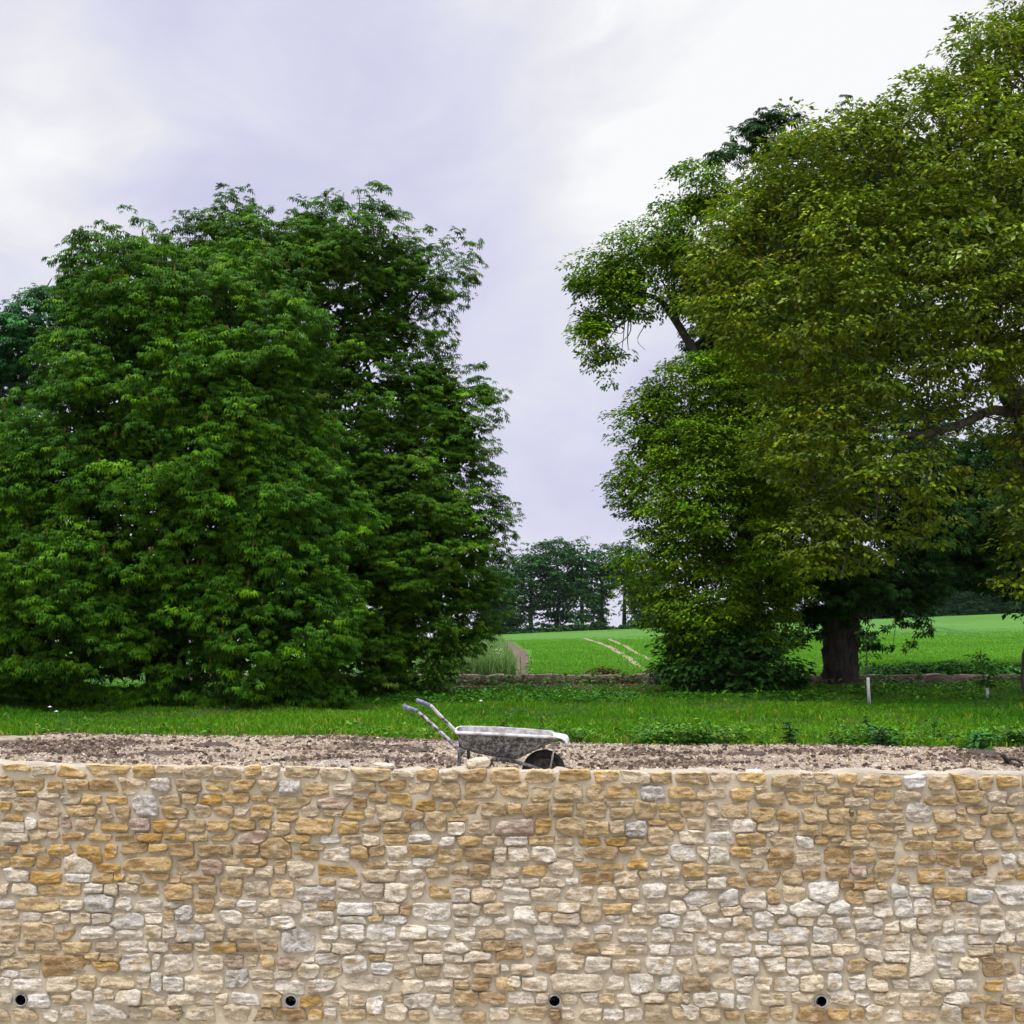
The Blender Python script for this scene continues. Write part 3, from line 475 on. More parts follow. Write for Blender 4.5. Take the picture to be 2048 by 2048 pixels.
# drain pipes
PVC = simple('grey_plastic', (.26, .27, .28), (.42, .44, .45), 30, .5, .4, .1)
BLACK = simple('pipe_inside', (.006, .006, .006), (.012, .012, .012), 20, .9, .1, 0)
pl = ['leftmost grey drain pipe end in the wall, beside the picture\'s left edge', 'grey drain pipe end second from left, above dark brown stones',
      'grey drain pipe end third from left, below the long tan stone', 'rightmost grey drain pipe end, with dark water streaks on the stone below']
for (cx, cz), lb in zip(PC, pl):
    r_ = empty('drain_pipe', (cx, DW, cz), lb, 'pipe', 'drain pipes in the stone wall'); th = np.arange(40)/40*2*math.pi
    prof = [(.0445, .20), (.0445, -.012), (.0455, -.016), (.0505, -.016), (.0515, -.012), (.0515, .05)]
    V = np.concatenate([np.stack([cx+np.cos(th)*a, np.full(40, DW+y), cz+np.sin(th)*a], 1) for a, y in prof]); ii, jj = np.meshgrid(np.arange(5), np.arange(40), indexing='ij'); ii = ii.ravel(); jj = jj.ravel(); kk = (jj+1) % 40
    mesh_np('pipe_rim', V, np.stack([ii*40+jj, ii*40+kk, (ii+1)*40+kk, (ii+1)*40+jj], 1), PVC, r_)
    V = np.concatenate([np.stack([cx+np.cos(th)*.044, np.full(40, DW+y), cz+np.sin(th)*.044], 1) for y in (-.004, .196)]+[np.array([[cx, DW+.196, cz]])]); j = np.arange(40); k = (j+1) % 40
    mesh_np('bore', V, [np.stack([j, k, 40+k, 40+j], 1), np.stack([40+j, 40+k, np.full(40, 80)], 1)], BLACK, r_)
# loose stones lying on the wall
def rock(name, c, size, rot, seed, mat, colr, label, cat='stone', group=None, sub=3, sq=.5):
    bm = __import__('bmesh').new(); __import__('bmesh').ops.create_cube(bm, size=2)
    __import__('bmesh').ops.subdivide_edges(bm, edges=bm.edges, cuts=9, use_grid_fill=True)
    V = np.array([v.co[:] for v in bm.verts]); Fq = np.array([[v.index for v in f.verts] for f in bm.faces]); bm.free()
    Vn = norm(V); V = V*sq+Vn*(1-sq)*1.1; V = V*(1+.10*fbm(V*1.3+seed, seed, 3)[:, None]); V *= np.array(size)/2
    ca, sa = math.cos(rot), math.sin(rot); V = np.stack([V[:, 0]*ca-V[:, 2]*sa, V[:, 1], V[:, 0]*sa+V[:, 2]*ca], 1)+c
    o = mesh_np(name, V, Fq, mat, col=colr, origin=np.array([c[0], c[1], V[:, 2].min()])); return tag(o, label, cat, group)
c = at(957, 1525, 10.09); c[2] -= .004
rock('loose_stone', c, (.185, .15, .085), math.radians(10), 5, STONE, (.66, .58, .42), 'pale block of stone lying on the wall top under the wheelbarrow')
c = at(768, 1531, 10.09)
rock('loose_stone', c, (.17, .13, .036), math.radians(-4), 9, STONE, (.66, .60, .46), 'thin flat slab of cream stone on the wall top, left of the wheelbarrow')
c = at(1508, 1543, 10.08)
rock('loose_stone', c, (.14, .12, .03), math.radians(0), 11, STONE, (.66, .62, .52), 'flat whitish stone on the wall top right of the wheelbarrow, near dry twigs')

# ------------------------------------------------------------------ gravel, soil clods (uncountable)
def scatter_stones(name, n, xr, yr, size, colfn, dens=None, seed=1, flat=.6, lift=.2):
    r = np.random.default_rng(seed); x = r.uniform(*xr, n); y = r.uniform(*yr, n)
    keep = y < gravel_edge(x)+.05
    if dens is not None: keep &= r.random(n) < dens(x, y)
    x = x[keep]; y = y[keep]; n = len(x); s = size[0]+(size[1]-size[0])*r.random(n)**2.5; z = gz(x, y)
    B = np.array([(-1, -1, -1), (1, -1, -1), (1, 1, -1), (-1, 1, -1), (-1, -1, 1), (1, -1, 1), (1, 1, 1), (-1, 1, 1)])*.5
    Q = B[None]*(1+r.normal(0, .28, (n, 8, 3))); Q[:, 4:, :2] *= .62; Q[:, :, 2] *= flat; a = r.uniform(0, 6.28, n); ca, sa = np.cos(a)[:, None], np.sin(a)[:, None]
    Q = np.stack([Q[..., 0]*ca-Q[..., 1]*sa, Q[..., 0]*sa+Q[..., 1]*ca, Q[..., 2]], -1)*s[:, None, None]
    Q += np.stack([x, y, z+s*lift*flat], 1)[:, None]
    Fb = np.array([(4, 5, 6, 7), (0, 1, 5, 4), (1, 2, 6, 5), (2, 3, 7, 6), (3, 0, 4, 7)]); Fc = (Fb[None]+8*np.arange(n)[:, None, None]).reshape(-1, 4)
    cc = np.repeat(colfn(x, y, r), 8, 0); return mesh_np(name, Q.reshape(-1, 3), Fc, PEBBLE, col=cc, smooth=False)
def pebcol(x, y, r):
    base = np.array([[.41, .335, .225], [.54, .475, .36], [.34, .265, .17], [.22, .175, .125], [.45, .355, .20], [.36, .32, .26]])[r.integers(0, 6, len(x))]
    return base*r.uniform(.7, 1.15, (len(x), 1))
def soilmask(x, y):
    P = np.stack([x, y, x*0], 1); v = fbm(P*np.array([.55, 2.2, 1]), 21, 4)-.15+.25*np.exp(-((y-15.3-.1*np.abs(x))/1.0)**2)*(x < -1)-.35*np.exp(-((y-12.6)/.7)**2)
    return np.clip(v*2, 0, 1)
tag(scatter_stones('gravel', 120000, (-6.5, 6.5), (11.2, 18.5), (.008, .034), pebcol, lambda x, y: .85-.6*soilmask(x, y), 3), kind='stuff')
tag(scatter_stones('soil_clods', 60000, (-6.5, 6.5), (11.8, 18.5), (.010, .062), lambda x, y, r: np.array([.110, .080, .054])*r.uniform(.4, 2.1, (len(x), 1)), lambda x, y: .13+.7*soilmask(x, y)**1.3, 4, .75, .25), kind='stuff')
for k, (px, py, sx, sz, lb) in enumerate([(1497, 1511, .42, .075, 'dark heap of soil on the gravel right of the fallen twigs'), (815, 1502, .5, .06, 'dark brown heap of soil on the gravel left of the wheelbarrow handles'),
        (425, 1492, .42, .07, 'dark soil heap at the far side of the gravel on the left'), (1965, 1509, .34, .09, 'dark soil heap on the gravel beside the broken log on the right'),
        (330, 1508, .6, .05, 'low dark streak of soil in the middle of the left gravel')]):
    g = ground_at(px, py); rock('soil_heap', g+np.array([0, 0, sz*.1]), (sx, .3, sz), 0, 20+k, GROUND, (.085, .063, .05), lb, 'soil heap', 'dark soil heaps on the gravel', sq=.1)
# log stub and twigs
g = ground_at(2020, 1531); L = empty('broken_log', g, 'short broken brown log lying on the gravel by the right edge', 'log')
p = spline([at(2003, 1509, g[1])-[0, 0, .0], at(2010, 1516, g[1]), at(2022, 1527, g[1]), at(2042, 1533, g[1]-.2)], 12); mb = MB(); mb.add(*tube(p, np.linspace(.022, .035, len(p)), 9, .2, 2)); mb.build('log_stem', BARK, L)
mb = MB(); p2 = spline([p[5], at(2030, 1518, g[1]), at(2046, 1528, g[1])], 8); mb.add(*tube(p2, np.linspace(.02, .012, len(p2)), 7)); mb.build('side_branch', BARK, L)
tw = [([(1398, 1541), (1412, 1535), (1430, 1524), (1440, 1524)], 'thin dark twig on the gravel behind the wall, arching at its left end'), ([(1444, 1523), (1452, 1534), (1468, 1543), (1480, 1545)], 'dark twig on the gravel with a sharp bend down to the wall top'),
      ([(1466, 1540), (1480, 1537), (1492, 1541)], 'short dark twig lying flat just left of the pale stone on the wall'), ([(1676, 1538), (1690, 1542), (1706, 1539)], 'small dark twig on the gravel behind the right part of the wall')]
for k, (pp, lb) in enumerate(tw):
    d = 11.6; q = [at(x, y, d) for x, y in pp]; b0 = min(v[2] for v in q); g0 = float(gz(q[0][0], d)); q = [v+np.array([0, 0, g0-b0+.01]) for v in q]
    # move forward until it stands where the photo shows it, still on the ground
    dd = (ZC-g0-.02)*F/(pp[0][1]-HZ); q = [at(x, y, dd) for x, y in pp]
    mb = MB(); mb.add(*tube(spline(q, 12), .007, 6)); o = mb.build('twig', WOOD, origin=q[0]); tag(o, lb, 'twig', 'twigs on the gravel')

# ------------------------------------------------------------------ grass, weeds, crop
def blades(x, y, h, wd, col, nb, seed, lean=.5, spread=.05, wide=False):
    r = np.random.default_rng(seed); n = len(x)*nb; X = np.repeat(x, nb)+r.normal(0, spread, n); Y = np.repeat(y, nb)+r.normal(0, spread, n); Z = gz(X, Y)-.01
    H = np.repeat(h, nb)*r.uniform(.55, 1.15, n); a = r.uniform(0, 6.28, n); ln = H*lean*r.uniform(.1, 1.0, n); dx = np.cos(a)*ln; dy = np.sin(a)*ln; W = np.repeat(wd, nb)*r.uniform(.7, 1.3, n)
    b = r.uniform(0, 6.28, n); ux = np.cos(b)*W/2; uy = np.sin(b)*W/2; O = np.zeros(n)
    P0 = np.stack([X-ux, Y-uy, Z], 1); P1 = np.stack([X+ux, Y+uy, Z], 1)
    P2 = np.stack([X+dx*.45+ux*.8, Y+dy*.45+uy*.8, Z+H*.62], 1); P3 = np.stack([X+dx*.45-ux*.8, Y+dy*.45-uy*.8, Z+H*.62], 1)
    P4 = np.stack([X+dx+ux*.1, Y+dy+uy*.1, Z+H*(1-.25*lean)], 1); P5 = np.stack([X+dx-ux*.1, Y+dy-uy*.1, Z+H*(1-.25*lean)], 1)
    V = np.stack([P0, P1, P2, P3, P4, P5], 1).reshape(-1, 3); i = np.arange(n)[:, None]*6
    Fc = np.concatenate([i+np.array([[0, 1, 2, 3]]), i+np.array([[3, 2, 4, 5]])]); c = np.repeat(col, nb, 0)*r.uniform(.72, 1.3, (n, 1)); return V, Fc, np.repeat(c, 6, 0)
def grass_obj(name, parts, mat=GRASS, **k):
    Vs = []; Fs = []; Cs = []; n = 0
    for V, Fc, c in parts: Vs.append(V); Fs.append(Fc+n); Cs.append(c); n += len(V)
    return tag(mesh_np(name, np.concatenate(Vs), np.concatenate(Fs), mat, col=np.concatenate(Cs)), **k)
r = np.random.default_rng(11); n = 30000; u = r.random(n); y = 14.2+(30.6-14.2)*u**1.15; x = r.uniform(-1, 1, n)*(y*.5+.6)
ge = gravel_edge(x); k = y > ge+.02; x = x[k]; y = y[k]; ge = ge[k]
P = np.stack([x, y, x*0], 1); bare = np.clip(fbm(P*.8, 26, 3)+np.clip((y-26.2)/2.4, 0, 1.2)-.65+1.1*np.exp(-((x-5.4)/1.7)**2-((y-26.9)/.7)**2)+.9*np.exp(-((x-10.5)/1.6)**2-((y-26.6)/.8)**2)+.7*np.exp(-((x-1.)/.9)**2-((y-28.2)/.7)**2), 0, 1); k = r.random(len(x)) > bare*.97; x = x[k]; y = y[k]; ge = ge[k]; P = P[k]
tone = np.clip(.5+.55*fbm(P*.35, 41, 3), 0, 1)[:, None]; edge = np.exp(-((y-ge)/1.2))[:, None]
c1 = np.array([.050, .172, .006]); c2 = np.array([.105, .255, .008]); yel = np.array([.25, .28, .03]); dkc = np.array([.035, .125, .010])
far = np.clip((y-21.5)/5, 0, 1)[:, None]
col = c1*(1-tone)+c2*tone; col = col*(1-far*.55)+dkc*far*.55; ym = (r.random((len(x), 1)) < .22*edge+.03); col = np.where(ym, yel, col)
hh = (.075+.05*r.random(len(x)))*(1+.5*fbm(P*.8, 43, 2)); hh = np.clip(hh, .04, .2)
grass_obj('grass', [blades(x, y, hh, .010+.00035*y, col, 7, 12, .8, .07)], kind='stuff')
# broad leaved weeds, one mass along the gravel edge and a nettle bank at the back
def leafpatch(x, y, z, L, W, col, nl, seed, spread, hgt):
    r = np.random.default_rng(seed); n = len(x)*nl; X = np.repeat(x, nl)+r.normal(0, 1, n)*np.repeat(spread, nl); Y = np.repeat(y, nl)+r.normal(0, 1, n)*np.repeat(spread, nl)
    Hh = np.repeat(hgt, nl)*r.random(n)**.7; Z = np.repeat(z, nl)+Hh; a = r.uniform(0, 6.28, n); d = np.stack([np.cos(a), np.sin(a), r.uniform(-.5, .6, n)], 1); d = norm(d)
    s = norm(np.cross(d, np.array([0, 0, 1.]))+r.normal(0, .25, (n, 3))); l = np.repeat(L, nl)*r.uniform(.6, 1.3, n); l = l[:, None]; ww = l*W
    up_ = np.cross(s, d); up_ *= np.sign(up_[:, 2:3]+1e-9); B = np.stack([X, Y, Z], 1)
    V = np.stack([B, B+d*l*.5+s*ww*.5+up_*l*.10, B+d*l, B+d*l*.5-s*ww*.5+up_*l*.10], 1).reshape(-1, 3); i = np.arange(n)[:, None]*4; c = np.repeat(col, nl, 0)*r.uniform(.65, 1.35, (n, 1))
    return V, i+np.array([[0, 1, 2, 3]]), np.repeat(c, 4, 0)
r = np.random.default_rng(21); n = 2600; x = r.uniform(-7, 7.5, n); ge = gravel_edge(x); y = ge+r.exponential(.45, n)+.02; k = (x > -.2) | (r.random(n) < .12); x = x[k]; y = y[k]
k = vnoise(np.stack([x*1.4, y*.4, x*0], 1), 91)*.9+.38 > r.random(len(x)); x = x[k]; y = y[k]; n = len(x)
col = np.array([[.05, .15, .014], [.075, .195, .02], [.035, .105, .02], [.10, .20, .02]])[r.integers(0, 4, n)]
hg = .06+.12*r.random(n)*(1+(x > 1.3)*.7)
parts = [leafpatch(x, y, gz(x, y), .045+.045*r.random(n), .55, col, 14, 22, .05+0*x, hg)]
grass_obj('weeds', parts, LEAF, kind='stuff')
n = 5200; y = r.uniform(23.5, 30.4, n); x = r.uniform(-1, 1, n)*(y*.47); P = np.stack([x, y, x*0], 1); k = (fbm(P*.5, 47, 3)+.25 > r.random(n)*.8); k |= (r.random(n) < .2); x = x[k]; y = y[k]; P = P[k]; n = len(x)
bp = np.clip(np.clip((y-28.3)/1.6, 0, 1)+fbm(P*.9, 48, 2)*.5-.35+1.3*np.exp(-((x-5.4)/1.7)**2-((y-26.9)/.8)**2)+1.1*np.exp(-((x-10.5)/1.6)**2-((y-26.6)/.8)**2), 0, 1); k = r.random(n) > bp; x = x[k]; y = y[k]; n = len(x)
kk_ = r.random(n) < .55; x = x[kk_]; y = y[kk_]; n = len(x); col = np.array([[.045, .165, .012], [.075, .21, .014], [.03, .115, .012]])[r.integers(0, 3, n)]
grass_obj('nettles', [leafpatch(x, y, gz(x, y), .07+.05*r.random(n), .55, col, 14, 23, .12+0*x, .06+.17*r.random(n)**2)], LEAF, kind='stuff')
# fallen litter / brown leaf mould under the trees
n = 7000; y = r.uniform(26.2, 30.8, n); x = r.uniform(-3.5, 13, n); col = np.array([[.11, .07, .04], [.16, .11, .06], [.07, .05, .035], [.2, .15, .09]])[r.integers(0, 4, n)]
k = np.clip((y-27.2)/3, 0.05, 1) > r.random(n); x = x[k]; y = y[k]; col = col[k]
grass_obj('leaf_litter', [leafpatch(x, y, gz(x, y), .07+0*x, .6, col, 3, 24, .08+0*x, .03+0*x)], LEAF, kind='stuff')
# field crop blades (nearest part), meadow of tall grass on the left
r = np.random.default_rng(31); n = 42000; y = 31.6+92*r.random(n)**1.9; x = -.045*y+r.random(n)*(y*.52); 
pxs = 1024+x/y*F
k = np.ones(n, bool)
for T_ in [o for o in COL.objects if o.name.startswith(('track', 'dirt_strip'))]:
    q = np.array([v.co[:] for v in T_.data.vertices]); m2 = len(q)//5; C = q[2*m2:3*m2]; wdt = np.linalg.norm(q[:m2]-q[4*m2:5*m2], axis=1)
    ci = np.interp(y, C[::-1, 1] if C[0, 1] > C[-1, 1] else C[:, 1], C[::-1, 0] if C[0, 1] > C[-1, 1] else C[:, 0]); wi = np.interp(y, C[::-1, 1], wdt[::-1])
    ins = (y > C[:, 1].min()) & (y < C[:, 1].max()); hw = wi*.75+.09; k &= ~(ins & (np.abs(x-ci) < hw))
x = x[k]; y = y[k]; P = np.stack([x, y, x*0], 1); tone = np.clip(.45+.35*fbm(P*.2, 51, 2)+.45*np.sin((x*.44+y*.90)*2*math.pi/2.3+1.3*vnoise(P*.1, 52)), 0, 1)[:, None]
col = np.array([.092, .245, .022])*(1-tone)+np.array([.135, .315, .032])*tone
grass_obj('crop', [blades(x, y, (.10+.05*r.random(len(x)))*np.clip((126-y)/40, .25, 1), .03+.0006*y, col, 4, 32, .5, .16)], kind='stuff')
n = 9000; y = 31.6+75*r.random(n)**1.7; pxm = r.uniform(860, 1012, n)+np.clip((y-31)/60, 0, 1)*-8; x = (pxm-1024)/F*y; P = np.stack([x, y, x*0], 1)
col = np.array([[.10, .20, .05], [.15, .26, .08], [.20, .29, .13], [.08, .17, .05]])[r.integers(0, 4, n)]
mV = blades(x, y, .30+.35*r.random(n), .035+0*x, col, 5, 33, .5, .15); n2 = 60; y2 = 31.8+40*r.random(n2)**1.2; x2 = (r.uniform(890, 1008, n2)-1024)/F*y2
fl = leafpatch(x2, y2, gz(x2, y2)+.42, .035+0*x2, .9, np.tile([[.60, .64, .50]], (n2, 1)), 5, 34, .05+0*x2, .25+0*x2)
grass_obj('meadow', [mV, fl], kind='stuff')

# ------------------------------------------------------------------ foliage generators
def palmate(S, ax, nrm, L, r, nl=5, droop=.35):
    """palmate leaves: S base, ax axis, nrm normal, L size -> nl leaflets each"""
    n = len(S); side = norm(np.cross(nrm, ax)); out = []
    for a in np.linspace(-1.25, 1.25, nl):
        d = ax*math.cos(a)+side*math.sin(a); ln = (L*(1-.28*abs(a)/1.25))[:, None]; wv_ = np.cross(nrm, d)
        mid = S+d*ln*.58+nrm*ln*.05; tip = S+d*ln-nrm*ln*droop
        out.append(np.stack([S+d*ln*.06, mid+wv_*ln*.15, tip, mid-wv_*ln*.15], 1))
    Q = np.stack(out, 1).reshape(-1, 3); i = np.arange(n*nl)[:, None]*4; return Q, i+np.array([[0, 1, 2, 3]]), nl*4
def single(S, ax, nrm, L, r, wr=.55, droop=.2):
    side = norm(np.cross(nrm, ax)); l = L[:, None]; mid = S+ax*l*.5+nrm*l*.06
    Q = np.stack([S, mid+side*l*wr*.5, S+ax*l-nrm*l*droop, mid-side*l*wr*.5], 1).reshape(-1, 3); i = np.arange(len(S))[:, None]*4; return Q, i+np.array([[0, 1, 2, 3]]), 4
def crown(lobes, dens, leaf, seed, cols, shelf=.35, rs=.3, lps=12, size=.2, gaps=0., gscale=.8, depth=(0, .0), layers=((0, 1.), (.45, .6), (.9, .4)), wr=.55, back=.35, out_bias=.6, rag=.14, droop=.35, spikes=0., core=0., bough=.30, bsc=.95, upo=.45):
    """lobes: list of (centre, radii). Sprays of leaves sit on the lobe shells, each a small drooping umbrella"""
    r = np.random.default_rng(seed); SS = []; OO = []; CC = [l[0] for l in lobes]; RR = [l[1] for l in lobes]
    for li, (c, R) in enumerate([l[:2] for l in lobes]):
        area = 4*math.pi*((R[0]*R[1])**1.6+(R[0]*R[2])**1.6+(R[1]*R[2])**1.6)**(1/1.6)/3**(1/1.6); dk = 1.0
        if len(lobes[li]) > 2: dk = lobes[li][2]
        for dep, fr in layers:
            n = int(area*dens*fr*dk)+1; d = norm(r.normal(0, 1, (n, 3))); keep = (d[:, 1] < .25) | (r.random(n) < back); d = d[keep]
            sc_ = 1+rag*fbm(d*1.7+li*7.3, seed, 2)+.04*r.normal(0, 1, len(d)); p = d*R*sc_[:, None]; pl_ = np.linalg.norm(p, axis=1, keepdims=True); p = p*np.clip((pl_-dep-r.uniform(0, .25, pl_.shape))/pl_, .05, 1); P_ = c+p; P_ = P_+norm(d/R)*(bough*fbm(P_*bsc*np.array([1, 1, 1.35]), seed+77, 2))[:, None]
            # drop sprays buried inside another lobe
            ok = np.ones(len(P_), bool)
            for lj in range(len(lobes)):
                if lj == li: continue
                q = (P_-CC[lj])/RR[lj]; thr = .80 if dep == 0 else .70; ok &= np.linalg.norm(q, axis=1) > thr
            # groups of sprays form boughs: keep the crests of a noise, leave hollows between
            nn = fbm(P_*np.array([1, 1, 1.5])*gscale, seed+5, 2); ok &= (nn > -.55+gaps) | ((r.random(len(P_)) < .3*(1-gaps)) & (dep > 0))
            SS.append(P_[ok]); OO.append(norm(d[ok]/R))
    S = np.concatenate(SS); O = np.concatenate(OO); n = len(S)
    k = r.uniform(.6, 1.25, n)*rs; ph = r.uniform(0, 6.28, (n, lps)); rr = np.sqrt(r.uniform(.03, 1, (n, lps)))*k[:, None]
    off = np.stack([np.cos(ph)*rr, np.sin(ph)*rr, -shelf*rr**2/k[:, None]+r.normal(0, .05*rs+.01, (n, lps))], -1)
    off += (O*out_bias*rs*.5)[:, None]
    Pl = (S[:, None]+off).reshape(-1, 3); A = np.stack([np.cos(ph), np.sin(ph), -shelf*1.1*rr/k[:, None]+r.normal(0, .2, (n, lps))], -1)+(O*out_bias)[:, None]*np.array([1, 1, .5]); A = norm(A.reshape(-1, 3)+r.normal(0, .25, (n*lps, 3)))
    up = np.array([0, 0, 1.])+np.repeat(O, lps, 0)*upo+r.normal(0, .30, (n*lps, 3)); up = norm(up-(up*A).sum(1, keepdims=True)*A)
    Lz = size*r.uniform(.65, 1.2, n*lps)
    if leaf == 'palm': Q, Fc, m = palmate(Pl-A*Lz[:, None]*.3, A, up, Lz, r, 5, droop)
    elif leaf == 'palm7': Q, Fc, m = palmate(Pl-A*Lz[:, None]*.3, A, up, Lz, r, 7, droop)
    else: Q, Fc, m = single(Pl, A, up, Lz, r, wr, droop*.6)
    cb = np.array([c[:3] for c in cols]); pw = np.array([c[3] for c in cols]); pw = pw/pw.sum()
    base = cb[r.choice(len(cols), n, p=pw)]; mixn = np.clip(.5+.5*fbm(S*.6, seed+9, 2), 0, 1)[:, None]; base = base*.6+(cb[0]*mixn+cb[1]*(1-mixn))*.4
    base = base*np.exp(r.normal(0, .26, (n, 1))+.30*np.clip(fbm(S*1.7, seed+31, 2), -1, 1)[:, None]); c = np.repeat(base, lps, 0); lf = cb[r.choice(len(cols), len(c), p=pw)]; c = (c*.75+lf*.25)*1.18*r.uniform(.65, 1.4, (len(c), 1)); c = np.repeat(c, m, 0)
    if core:
        Cs = []
        for l_ in lobes:
            if (len(l_) > 2 and l_[2] < .7) or min(l_[1]) < .8: continue
            Rm = np.array(l_[1]); n_ = int(core*190*Rm[0]*Rm[2])+1; dd = norm(r.normal(0, 1, (n_, 3))); Cs.append(l_[0]+dd*Rm*(.38+.26*r.random((n_, 1)))*np.array([1, .9, 1]))
        Cs = np.concatenate(Cs); n_ = len(Cs); A2 = norm(r.normal(0, 1, (n_, 3))*np.array([1, .5, .8])); U2 = norm(r.normal(0, .35, (n_, 3))+np.array([0, -.9, .3])); U2 = norm(U2-(U2*A2).sum(1, keepdims=True)*A2)
        Q2, F2, m2_ = single(Cs, A2, U2, (size*1.05+.03)*r.uniform(.8, 1.3, n_), r, .5, .1); Fc = np.concatenate([Fc, F2+len(Q)]); Q = np.concatenate([Q, Q2]); c = np.concatenate([c, np.repeat(cb[r.choice(len(cols), n_, p=pw)]*r.uniform(.7, 1.2, (n_, 1)), 4, 0)])
    if spikes:
        sp = (r.random(n) < spikes) & (O[:, 1] < .3); T = S[sp]+O[sp]*rs*.35; ns = len(T); h = r.uniform(.09, .16, ns); B = []
        for a in (0, 2.1, 4.2):
            dx = np.array([math.cos(a), math.sin(a), 0])*.022; dz = np.zeros((ns, 3)); dz[:, 2] = h
            B.append(np.stack([T-dz*.1, T+dx+dz*.4, T+dz, T-dx+dz*.4], 1))
        B = np.stack(B, 1).reshape(-1, 3); i = np.arange(ns*3)[:, None]*4+len(Q); Fc = np.concatenate([Fc, i+np.array([[0, 1, 2, 3]])]); Q = np.concatenate([Q, B])
        c = np.concatenate([c, np.repeat(np.array([[.17, .11, .03]])*r.uniform(.7, 1.4, (ns, 1)), 12, 0)])
    return Q, Fc, c, S, O
def lob(px, py, rx, ry, D_, dy, ry_m=None, dn=1.0):
    d = D_+dy; c = at(px, py, d); R = np.array([rx*d/F, ry_m if ry_m else (rx+ry)/2*d/F, ry*d/F]); return (c, R, dn)
def branches(root, S, O, n, seed, r0=.10, r1=.015, mb=None, hub=None, sag=.0):
    """limbs and twigs that run from the hub points out to sprays"""
    r = np.random.default_rng(seed); idx = r.choice(len(S), min(n, len(S)), replace=False); hub = np.asarray(hub)
    for k in idx:
        e_ = S[k]; h = hub[np.argmin(np.linalg.norm(hub-e_-np.array([0, 0, -.5]), axis=1))]; mid = h*.5+e_*.5+r.normal(0, .18, 3)+np.array([0, 0, sag]); p = spline([h, h*.75+mid*.25+r.normal(0, .06, 3), mid, e_+O[k]*.1], 12); mb.add(*tube(p, np.linspace(r0, r1, len(p))*r.uniform(.6, 1.1), 6, cap=False))
def tree(name, label, cat, base, lobes, kw, hubs=None, ntw=120, seed=1, bark=BARK, twr=.035, group=None, trunkpts=None, trunkr=None, trunk_rough=.18, extra=None):
    t = empty(name, base, label, cat, group); Q, Fc, c, S, O = crown(lobes, seed=seed, **kw); mesh_np('crown', Q, Fc, LEAF, t, col=c, smooth=False)
    mb = MB()
    if trunkpts is not None:
        p = spline(trunkpts, 30); rr = np.interp(np.linspace(0, 1, len(p)), np.linspace(0, 1, len(trunkr)), trunkr); mb.add(*tube(p, rr, 28, trunk_rough, seed))
    if hubs is not None: branches(t, S, O, ntw, seed+3, twr, .006, mb, hubs)
    if extra:
        for pts, ra in extra: p = spline(pts, 22); mb.add(*tube(p, np.interp(np.linspace(0, 1, len(p)), np.linspace(0, 1, len(ra)), ra), 12, .12, seed+1))
    if mb.n: mb.build('trunk', bark, t)
    return t
# ---- front horse chestnut, left
D0 = 23.4
ch = [(.028, .088, .003, 4), (.052, .140, .004, 3), (.013, .048, .004, 3.5), (.120, .250, .005, 1.4), (.020, .070, .010, .7)]
lb = [lob(*a) for a in [(335, 655, 180, 190, D0, .5, 1.9), (255, 800, 165, 230, D0, .2, 2.0), (450, 730, 170, 230, D0, .1, 1.9), (530, 860, 140, 260, D0, 0, 1.9), (330, 1010, 320, 380, D0, 0, 2.6), (560, 1150, 145, 265, D0, -.3, 1.9),
      (80, 1190, 150, 190, D0, -1.1, 1.6), (480, 1230, 210, 180, D0, -.6, 2.0), (240, 1260, 230, 150, D0, -.7, 2.0), (-90, 1130, 200, 250, D0, .3, 2.2), (150, 930, 150, 180, D0, 0, 2), (290, 500, 100, 70, D0, .9, 1.0), (430, 550, 105, 75, D0, .7, 1.1),
      (205, 575, 75, 80, D0, .7, .9), (30, 1330, 150, 85, D0, -.8, 1.4), (590, 1000, 90, 220, D0, -.2, 1.4), (410, 900, 170, 180, D0, -1.1, 1.5), (60, 1010, 110, 120, D0, -1.0, 1.1), (600, 760, 60, 70, D0, .0, .8), (560, 1320, 130, 80, D0, -.6, 1.4), (280, 1330, 190, 70, D0, -.8, 1.3), (150, 1150, 120, 150, D0, -1.6, 1.0), (500, 1050, 120, 110, D0, -1.7, 1.0), (350, 1378, 190, 38, D0, -.9, 1.0, 1.3), (560, 1375, 120, 42, D0, -.7, 1.0, 1.3), (90, 1385, 130, 32, D0, -.7, .9, 1.2), (330, 640, 90, 80, D0, -1.3, .9), (470, 690, 90, 70, D0, -1.6, .8)]]
tree('chestnut_tree', 'big dense dark green chestnut tree on the left, leaves down to the grass', 'tree', (-6.7, D0, GB), lb,
     dict(dens=16., leaf='palm', cols=ch, shelf=.65, rs=.205, lps=11, size=.128, gaps=.34, bough=.62, bsc=.85, upo=.30, gscale=1.0, layers=((0, 1.), (.4, .55), (.85, .5), (1.3, .35)), rag=.13, spikes=.08, droop=.45, core=3.6), seed=101,
     trunkpts=[(-6.7, D0, GB-.1), (-6.72, D0, 1.5), (-6.6, D0+.1, 3.5), (-6.5, D0, 5.5)], trunkr=[.42, .33, .26, .12], hubs=[(-6.7, D0, 2), (-6.6, D0, 3.5), (-6.5, D0, 5)], ntw=60)
